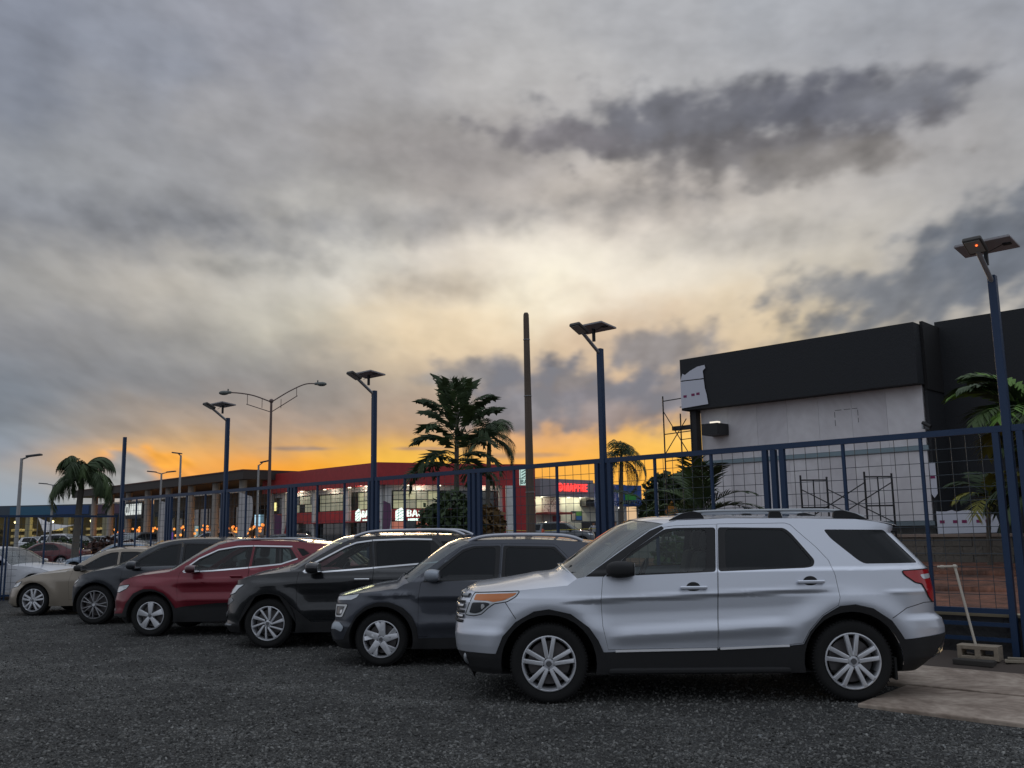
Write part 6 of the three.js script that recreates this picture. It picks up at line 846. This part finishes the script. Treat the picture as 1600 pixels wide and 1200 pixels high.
function palm(name, label, pos, { h, r = 0.11, n = 14, frond, mats = [0, 1, 2], bend = 0.1, lo = -0.5, hi = 1.2, shaft = 0, group, az0 = 0 }) {
  const t = thing(name, label, 'palm tree', pos, 0, group); part('trunk', trunkGeo(h, r, r * 0.75, bend), barkM, t); if (shaft) part('crown_shaft', rod([bend, h - 0.02, 0], [bend * 1.1, h + shaft, 0], r * 0.8, r * 0.45, 12), leafM[1], t);
  const vs = [0, 1, 2, 3].map((i) => frondGeo({ ...frond, e0: lerp(lo, hi, i / 3), droop: frond.droop * (1 + 0.12 * (i % 2)), sd: i + 3 }));
  for (let i = 0; i < n; i++) { const f = part('frond', vs[i % 4], leafM[mats[i % mats.length]], t); f.position.set(bend * 1.1, h + shaft - 0.03 * (3 - i % 4), 0); f.rotation.y = az0 + i * 2.39996; const s = rr(0.85, 1.1); f.scale.set(s, s, s); }
  return t;
}
function crownGeo(blobs, n, size, seedK = 1) {
  const pos = [], v = new THREE.Vector3(), a = new THREE.Vector3(), b = new THREE.Vector3(); let s0 = seedK * 104729 >>> 0; const R = () => { s0 = (s0 * 1664525 + 1013904223) >>> 0; return s0 / 4294967296; };
  for (let i = 0; i < n; i++) {
    const k = blobs[Math.floor(R() * blobs.length)], u = R() * 2 - 1, th = R() * 6.2832, rad = Math.cbrt(0.25 + 0.75 * R()), q = Math.sqrt(1 - u * u);
    const cx = k[0] + k[3] * rad * q * Math.cos(th), cy = k[1] + k[4] * rad * u, cz = k[2] + (k[5] ?? k[3]) * rad * q * Math.sin(th);
    v.set(R() - 0.5, R() - 0.6, R() - 0.5).normalize(); a.set(R() - 0.5, R() - 0.5, R() - 0.5).cross(v).normalize(); const s = size * (0.6 + 0.8 * R());
    b.copy(v).multiplyScalar(s); a.multiplyScalar(s * 0.36);
    pos.push(cx, cy, cz, cx + b.x * 0.5 + a.x, cy + b.y * 0.5 + a.y, cz + b.z * 0.5 + a.z, cx + b.x, cy + b.y, cz + b.z, cx, cy, cz, cx + b.x, cy + b.y, cz + b.z, cx + b.x * 0.5 - a.x, cy + b.y * 0.5 - a.y, cz + b.z * 0.5 - a.z);
  }
  const g = new THREE.BufferGeometry(); g.setAttribute('position', new THREE.Float32BufferAttribute(pos, 3)); g.computeVertexNormals(); return g;
}
function bush(name, label, cat, pos, blobs, n, size, m, seedK, stems = true, group) { const t = thing(name, label, cat, pos, 0, group); if (stems) part('trunk', blobs.slice(0, 6).map((k) => tube([[k[0] * 0.15, 0, k[2] * 0.15], [k[0] * 0.5, k[1] * 0.5, k[2] * 0.5], [k[0], k[1], k[2]]], 0.035 + 0.012 * k[3], 10, 6)), barkM, t); part('crown', crownGeo(blobs, n, size, seedK), m, t); return t; }
// feather palm at the left, beyond the fence
palm('palm_tree', 'feathery royal palm at the left against the sky', [-17.75, 0, -38], { h: 3.6, r: 0.15, shaft: 0.5, n: 17, bend: 0.12, lo: 0.2, hi: 1.4, frond: { L: 2.05, droop: 2.6, n: 70, ll: 0.6, w: 0.075, hang: 1.0 } });
// fishtail palm before the bank: fronds from several heights of one stem
{
  const t = thing('fishtail_palm', 'tall dark fishtail palm with ragged wedge leaves before the bank', 'palm tree', [-1.85, 0, -30]);
  part('trunk', trunkGeo(5.6, 0.12, 0.05, 0.05), barkM, t);
  const vs = [0, 1, 2, 3].map((i) => frondGeo({ L: 1.75, e0: 1.42 - 0.3 * i, droop: 0.7 + 0.4 * i, n: 15, ll: 0.62, w: 0.047, hang: 0.45, fish: true, vee: 0.5, sd: 11 + i }));
  for (let i = 0; i < 25; i++) { const q = i / 24, f = part('frond', vs[Math.min(3, Math.floor((1 - q) * 4))], leafM[[0, 2, 2, 1][i % 4]], t); f.position.set(0.05 * q, 3.55 + 2.0 * q, 0); f.rotation.y = i * 2.39996 + 0.4; const s = lerp(1.12, 0.78, q) * rr(0.85, 1.12); f.scale.set(s, s, s); }
}
palm('palm_tree', 'slim feathery palm right behind the dark fishtail palm', [-0.95, 0, -33], { h: 4.55, r: 0.1, n: 12, shaft: 0.45, lo: -0.1, hi: 1.2, frond: { L: 1.75, droop: 2.1, n: 56, ll: 0.48, w: 0.045, hang: 0.7 } });
bush('shrub', 'dense dark shrub under the fishtail palm', 'shrub', [-1.7, 0, -28.5], [[-0.4, 1.2, 0, 0.8, 0.85], [0.4, 1.5, 0.2, 0.8, 1.0], [-0.7, 1.9, -0.2, 0.5, 0.6], [0.2, 0.7, 0.4, 1.1, 0.7], [0.9, 1.1, 0, 0.6, 0.8], [-0.2, 2.2, 0, 0.6, 0.7]], 5200, 0.17, leafM[0], 2);
bush('shrub', 'reddish croton shrub beside the fence posts', 'shrub', [-0.95, 0, -28], [[0, 1.2, 0, 0.5, 0.6], [0.2, 1.8, 0, 0.4, 0.55]], 900, 0.22, std([0.12, 0.07, 0.02], 0.7), 5);
palm('palm_tree', 'drooping palm behind the lamp pole next to the insurance office', [4.55, 0, -40], { h: 4.4, r: 0.11, n: 18, shaft: 0.3, lo: -0.35, hi: 1.25, frond: { L: 1.75, droop: 2.3, n: 44, ll: 0.45, w: 0.035, hang: 0.9 } });
// trees in the gap left of the hall
bush('broadleaf_tree', 'dark rounded tree between the blue kiosk and the hall', 'tree', [7.6, 0, -42], [[-0.8, 3.0, 0, 0.9, 1.1], [0.4, 3.3, 0.3, 1.1, 1.0], [1.5, 3.1, 0, 1.0, 1.2], [-0.5, 1.7, 0.6, 1.3, 1.2], [0.9, 1.6, 0.4, 1.4, 1.3], [-1.3, 2.1, 0, 0.6, 1.0], [0.2, 2.4, 0.6, 1.5, 0.9]], 15000, 0.24, leafM[2], 7);
bush('broadleaf_tree', 'dark tree close to the left side of the hall', 'tree', [6.7, 0, -34], [[-0.5, 2.7, 0, 1.0, 0.9], [0.6, 2.8, 0, 1.1, 1.0], [0, 1.6, 0.5, 1.4, 1.2], [-1.2, 1.8, 0, 0.7, 1.0]], 9000, 0.2, leafM[0], 9);
palm('young_palm', 'young broad-leaved palm at the left corner of the hall', [4.35, 0.3, -22.3], { h: 1.7, r: 0.06, n: 9, lo: 0.5, hi: 1.4, mats: [0, 1, 2], frond: { L: 1.7, droop: 1.0, n: 20, ll: 0.5, w: 0.075, hang: 0.25, vee: 0.7 } });
palm('young_palm', 'arching young palm with golden-lit leaflets left of the hall', [3.5, 0.3, -22.6], { h: 1.25, r: 0.05, n: 8, lo: 0.4, hi: 1.2, az0: 2, frond: { L: 1.6, droop: 1.1, n: 26, ll: 0.45, w: 0.035, hang: 0.35, vee: 0.6 } });
bush('shrub', 'low leafy shrub below the young palms', 'shrub', [4.5, 0.3, -22.0], [[0, 0.7, 0, 0.7, 0.6], [0.6, 1.0, 0, 0.5, 0.6], [-0.7, 0.6, 0.2, 0.6, 0.5]], 1800, 0.16, leafM[1], 13);
// palms before the black wall
palm('areca_palm', 'bright green palm before the black wall at the right edge', fp(-2.05, 0.5, -8.2), { h: 3.2, r: 0.09, n: 20, mats: [4, 1, 0, 4, 3, 0], lo: 0.1, hi: 1.35, az0: 1.1, frond: { L: 1.55, droop: 1.35, n: 34, ll: 0.58, w: 0.1, hang: 0.35, vee: 0.5 } });
palm('areca_palm', 'lower shaded palm clump beside the right lamp pole', fp(-1.6, 0.5, -7.6), { h: 1.8, r: 0.07, n: 22, mats: [0, 2, 3, 2], lo: 0.0, hi: 1.3, az0: 2.4, frond: { L: 1.3, droop: 1.6, n: 22, ll: 0.42, w: 0.06, hang: 0.5 } });
palm('areca_palm', 'small palm with yellow-green leaves against the black wall', fp(-3.2, 0.7, -9.3), { h: 1.5, r: 0.05, n: 11, mats: [2, 3, 0], lo: 0.2, hi: 1.3, az0: 0.6, frond: { L: 0.95, droop: 1.4, n: 18, ll: 0.36, w: 0.055, hang: 0.4 } });
palm('areca_palm', 'tall palm cut off by the right edge of the frame', fp(-0.7, 0.5, -7.4), { h: 3.0, r: 0.09, n: 15, mats: [1, 0, 4, 2], lo: 0.1, hi: 1.3, az0: 4.0, frond: { L: 1.4, droop: 1.6, n: 22, ll: 0.48, w: 0.07, hang: 0.45 } });
bush('shrub', 'dim dry foliage hanging around the right palms', 'shrub', fp(-1.5, 0.5, -7.7), [[0, 0.8, 0, 0.45, 0.7], [0.2, 1.7, 0, 0.4, 0.7], [-0.1, 2.4, 0, 0.45, 0.5]], 1100, 0.2, std([0.05, 0.045, 0.02], 0.8), 17);
// hedges in the far car park
for (const [x, z, w, label] of [[-36.5, -76, 3.2, 'low hedge in the car park below the left palm'], [-42, -88, 4, 'low hedge before the far shops'], [-24.8, -58, 1.6, 'dark reddish hedge beside the yellow taxi']]) bush('hedge', label, 'hedge', [x, 0, z], [[-w * 0.6, 0.8, 0, w * 0.5, 0.6, 0.7], [0, 0.9, 0, w * 0.5, 0.65, 0.7], [w * 0.6, 0.8, 0, w * 0.5, 0.6, 0.7]], 1500, 0.28, w < 2 ? std([0.07, 0.03, 0.02], 0.8) : leafM[0], 21 + w, false, 'hedges of the car park');
// ---------- small things ----------
{
  // hollow concrete block, pipe, rubble by the kerb
  const bm = std([0.3, 0.25, 0.19], 0.95, 0, { bumpMap: rep(bumpCoarse, 2), bumpScale: 0.01 }), g0 = fp(-0.42, 0.105, 0.33);
  const bk = thing('hollow_block', 'hollow concrete block on its side at the foot of the kerb wall', 'concrete block', g0, fenceTurn + 0.04);
  const sh = new THREE.Shape([[-0.21, 0], [0.21, 0], [0.21, 0.15], [-0.21, 0.15]].map(([x, y]) => new THREE.Vector2(x, y))); for (const x of [-0.1, 0.1]) { const h = new THREE.Path(); h.moveTo(x - 0.075, 0.035); h.lineTo(x + 0.075, 0.035); h.lineTo(x + 0.075, 0.115); h.lineTo(x - 0.075, 0.115); h.closePath(); sh.holes.push(h); }
  part('block_shell', new THREE.ExtrudeGeometry(sh, { depth: 0.19, bevelEnabled: true, bevelSize: 0.006, bevelThickness: 0.006, bevelSegments: 1 }).translate(0, 0, -0.095), bm, bk);
  const bk2 = thing('broken_block', 'dark broken block half buried under the hollow block', 'concrete block', fp(-0.42, 0.04, 0.42), fenceTurn - 0.06); part('block_body', rbx(-0.24, 0.2, 0, 0.075, -0.12, 0.12, 0.02), std([0.05, 0.045, 0.04], 0.95), bk2);
  for (const [u, v, l, w, a, m, label] of [[0.0, 0.36, 0.3, 0.09, 0.3, [0.3, 0.26, 0.2], 'short pale board lying right of the hollow block'], [0.28, 0.3, 0.34, 0.08, -0.2, [0.05, 0.04, 0.035], 'dark board lying on the earth right of the blocks']]) { const b = thing('board_scrap', label, 'board', fp(u, 0.1, v), fenceTurn + a); part('plank', rbx(-l / 2, l / 2, 0, 0.03, -w / 2, w / 2, 0.005), std(m, 0.9), b); part('plank', rbx(-l / 2 + 0.03, l / 2 - 0.04, 0.031, 0.055, -w / 2 + 0.01, w / 2 - 0.02, 0.004), std(m.map((x) => x * 0.85), 0.9), b); }
  const pv = thing('water_pipe', 'pale plastic standpipe leaning from the fence down to the block', 'pipe', fp(-0.46, 0.2, 0.3), fenceTurn), pm = std([0.55, 0.5, 0.42], 0.5);
  part('riser', rod([0, 0, 0], [-0.18, 0.92, -0.06], 0.015, 0.015, 10), pm, pv); part('elbow', [moved(new THREE.SphereGeometry(0.024, 12, 10), -0.18, 0.93, -0.06), rod([-0.2, 0.935, -0.065], [-0.16, 0.925, -0.06], 0.021, 0.021, 10)], pm, pv); part('branch', rod([-0.18, 0.93, -0.06], [-0.4, 0.92, -0.12], 0.013, 0.013, 10), pm, pv); part('coupling', rod([-0.32, 0.922, -0.1], [-0.36, 0.921, -0.11], 0.019, 0.019, 10), pm, pv);
  // traffic posts with tape
  const org = std([0.62, 0.09, 0.03], 0.6), cone = (x, z, label) => { const t = thing('traffic_post', label, 'traffic post', [x, 0.5, z], 0, 'orange traffic posts'); part('post_body', lathe([[0.0, 0.95], [0.06, 0.94], [0.09, 0.85], [0.1, 0.6], [0.13, 0.1], [0.28, 0.06], [0.28, 0], [0, 0]].map(([x, y]) => [x, y * 1.3]).reverse(), 16), org, t); part('reflective_band', lathe([[0.106, 0.81], [0.118, 0.65]].reverse(), 16), std([0.6, 0.6, 0.6], 0.4), t); return t; };
  cone(0.84, -59.2, 'orange traffic post left of the utility pole'); cone(1.8, -59.2, 'orange traffic post right of the utility pole');
  solo('barrier_tape', [tube([[-4.4, 2.15, -59], [-1.8, 1.75, -59], [0.84, 1.62, -59.1]], 0.022, 20, 4), tube([[1.8, 1.6, -59.2], [3.6, 1.66, -59.5], [6.5, 1.72, -59.5]], 0.022, 24, 4)].map((g) => g.toNonIndexed()), std([0.42, 0.34, 0.04], 0.6), 'yellow barrier tape strung between the traffic posts', 'barrier tape');
  { const t = thing('market_counter', 'grey roadside counter with a flat roof left of the utility pole', 'counter', [-2.15, 0.5, -60]); part('counter_box', bx(-0.85, 0.85, 0, 1.35, -0.5, 0.5), std([0.2, 0.19, 0.18], 0.8), t); part('counter_roof', bx(-1.05, 1.05, 1.36, 1.48, -0.7, 0.7), std([0.45, 0.45, 0.45], 0.6), t); }
  // feather flags
  const flag = (x, z, h, col, label, lean = 0.05, w = 0.75) => { const t = thing('feather_flag', label, 'flag', [x, 0, z], 0, 'feather flags'); part('flag_pole', rod([0, 0, 0], [lean * h, h, 0], 0.025, 0.015, 8), M.steelGrey, t); const pts = []; for (let i = 0; i <= 14; i++) { const q = i / 14; pts.push([lean * h * lerp(0.2, 1, q) + w * Math.sin(Math.PI * Math.min(1, 0.25 + 0.75 * (1 - q))) ** 0.6 * (q > 0.98 ? 0.1 : 1), lerp(0.2, 1, q) * h]); } pts.push([lean * h, h], [lean * h * 0.2, 0.2 * h]); const g = prism(pts, 0.012); part('flag_cloth', g, std(col, 0.8), t); };
  flag(-23.2, -61, 3.9, [0.5, 0.49, 0.5], 'tall white feather flag before the arcade columns'); flag(-17.6, -59.5, 4.3, [0.48, 0.46, 0.46], 'white feather flag before the right arcade columns', 0.03, 0.9);
  flag(-14.6, -58, 3.3, [0.28, 0.025, 0.03], 'red feather flag leaning before the bank entrance', 0.22, 0.55); flag(-5.3, -58.5, 3.0, [0.26, 0.025, 0.03], 'red feather flag near the dark shrub', 0.25, 0.5); flag(-8.1, -57.5, 3.6, [0.14, 0.06, 0.12], 'purple feather flag at the bank corner', 0.02, 0.5); flag(-15.9, -62, 3.0, [0.13, 0.05, 0.11], 'purple feather flag at the left end of the bank', 0.02, 0.5);
  // shade sail
  { const t = thing('shade_sail', 'white stretched shade sail before the far shops', 'shade sail', [-48, 0, -95]); const A = [-0.3, 3.75, 0], B = [3.6, 2.95, 0.3], Cc = [1.0, 2.2, 1.2]; const pos = [], N = 12; const pt = (a, b) => { const c = 1 - a - b, sag = 1 - 0.9 * (a * b + b * c + a * c); return [A[0] * a + B[0] * b + Cc[0] * c, (A[1] * a + B[1] * b + Cc[1] * c) - 1.2 * (a * b), (A[2] * a + B[2] * b + Cc[2] * c)]; }; for (let i = 0; i < N; i++) for (let j = 0; j < N - i; j++) { const a = i / N, b = j / N, d = 1 / N; pos.push(...pt(a, b), ...pt(a + d, b), ...pt(a, b + d)); if (j < N - i - 1) pos.push(...pt(a + d, b), ...pt(a + d, b + d), ...pt(a, b + d)); } const g = new THREE.BufferGeometry(); g.setAttribute('position', new THREE.Float32BufferAttribute(pos, 3)); g.computeVertexNormals(); const g2 = g.clone().translate(0, -0.03, 0); part('sail_cloth', [g, g2], std([0.66, 0.64, 0.63], 0.8), t); for (const [x, y, z] of [A, B, Cc]) part('mast', rod([x, 0, z], [x, y + 0.1, z], 0.06, 0.05, 8), M.steelGrey, t); }
  // warning sign and white post
  { const t = thing('warning_sign', 'yellow diamond warning sign behind the silver roof', 'sign', [5.05, 0, -30]); part('sign_post', rod([0, 0, 0], [0, 2.3, 0], 0.03, 0.03, 8), M.galv, t); const g = prism([[-0.35, 0], [0, 0.35], [0.35, 0], [0, -0.35]], 0.01); g.rotateY(0.7); g.translate(0, 2.15, 0.04); part('sign_plate', g, std([0.4, 0.17, 0.02], 0.6), t); }
  { const t = thing('white_post', 'thin white post in front of the dark trees', 'post', [4.75, 0, -31]); part('post_shaft', rod([0, 0, 0], [0, 3.1, 0], 0.05, 0.045, 10), std([0.5, 0.5, 0.5], 0.6), t); part('post_cap', moved(new THREE.SphereGeometry(0.06, 10, 8), 0, 3.1, 0), std([0.5, 0.5, 0.5], 0.6), t); }
  // two people far off
  const person = (label, pos, turn, shirt, trousers, armsOut) => {
    const J = { hip: [0, 0.93, 0], chest: [0, 1.32, 0.01], neck: [0, 1.47, 0], head: [0, 1.6, 0.02] }, bones = [[J.hip, J.chest, 0.135, 0.15], [J.chest, J.neck, 0.12, 0.055], [J.neck, [0, 1.55, 0.01], 0.055, 0.06], [[0, 1.58, 0.015], [0, 1.64, 0.015], 0.085, 0.09]];
    for (const s of [-1, 1]) { bones.push([[s * 0.09, 0.9, 0], [s * 0.11, 0.5, 0.02], 0.085, 0.058], [[s * 0.11, 0.5, 0.02], [s * 0.12, 0.1, -0.01], 0.056, 0.04], [[s * 0.12, 0.05, -0.02], [s * 0.14, 0.04, 0.14], 0.045, 0.035]); const el = armsOut ? [s * 0.4, 1.16, -0.03] : [s * 0.27, 1.12, -0.02], wr = armsOut ? [s * 0.2, 0.98, 0.06] : [s * 0.28, 0.88, 0.06]; bones.push([[s * 0.18, 1.4, 0], el, 0.056, 0.042], [el, wr, 0.042, 0.03]); for (let f = 0; f < 5; f++) { const k = (f - 2) * 0.017; bones.push([wr, [wr[0] + k * (armsOut ? 0.3 : 1), wr[1] - 0.13 + Math.abs(f - 1.5) * 0.012, wr[2] + 0.02 + k * 0.6], 0.02, 0.009]); } }
    const n = 84, mc = new MarchingCubes(n, new THREE.MeshBasicMaterial(), false, false, 60000), half = 0.92; mc.isolation = 0;
    const P = [0, 0, 0]; for (let k = 0; k < n; k++) for (let j = 0; j < n; j++) for (let i = 0; i < n; i++) { P[0] = ((i - n / 2) / (n / 2)) * half; P[1] = ((j - n / 2) / (n / 2)) * half + 0.85; P[2] = ((k - n / 2) / (n / 2)) * half; let m = 9; if (Math.abs(P[0]) < 0.6 && Math.abs(P[2]) < 0.35) for (const [a, b, ra, rb] of bones) { const dx = b[0] - a[0], dy = b[1] - a[1], dz = b[2] - a[2], t = clamp(((P[0] - a[0]) * dx + (P[1] - a[1]) * dy + (P[2] - a[2]) * dz) / (dx * dx + dy * dy + dz * dz)); const d = Math.hypot(P[0] - a[0] - dx * t, P[1] - a[1] - dy * t, P[2] - a[2] - dz * t) - lerp(ra, rb, t), h = clamp(0.5 + 0.5 * (m - d) / 0.03); m = lerp(m, d, h) - 0.03 * h * (1 - h); } mc.field[k * n * n + j * n + i] = -m; }
    mc.update(); const g = new THREE.BufferGeometry(), pa = mc.positionArray.slice(0, mc.count * 3), na = mc.normalArray.slice(0, mc.count * 3), ca = new Float32Array(mc.count * 3);
    for (let i = 0; i < mc.count; i++) { pa[i * 3] *= half; pa[i * 3 + 1] = pa[i * 3 + 1] * half + 0.85; pa[i * 3 + 2] *= half; const y = pa[i * 3 + 1], ax = Math.abs(pa[i * 3]); let c = [0.3, 0.17, 0.11]; if (y < 0.08) c = [0.03, 0.03, 0.03]; else if (y < 0.95 && ax < 0.24 && !(ax > 0.19 && y > 0.8)) c = trousers; else if (y < 1.46 && (ax < 0.19 || y > 1.13)) c = shirt; else if (y > 1.62 || (y > 1.55 && pa[i * 3 + 2] < -0.02)) c = [0.02, 0.015, 0.012]; ca.set(c, i * 3); }
    g.setAttribute('position', new THREE.BufferAttribute(pa, 3)); g.setAttribute('normal', new THREE.BufferAttribute(na, 3)); g.setAttribute('color', new THREE.BufferAttribute(ca, 3));
    const m = part(numbered('person'), g, new THREE.MeshStandardMaterial({ vertexColors: true, roughness: 0.85 }), scene); m.userData = { label, category: 'person' }; m.position.set(...pos); m.rotation.y = turn;
  };
  person('person in a pale shirt and dark trousers standing with hands on hips', [6.05, 0.5, -71.5], 0.2, [0.4, 0.42, 0.46], [0.03, 0.035, 0.05], true);
  person('person in dark clothes with an orange top beside the lamp pole', [7.45, 0.5, -69], -0.4, [0.42, 0.16, 0.08], [0.03, 0.03, 0.035], false);
}
renderer.render(scene, camera);
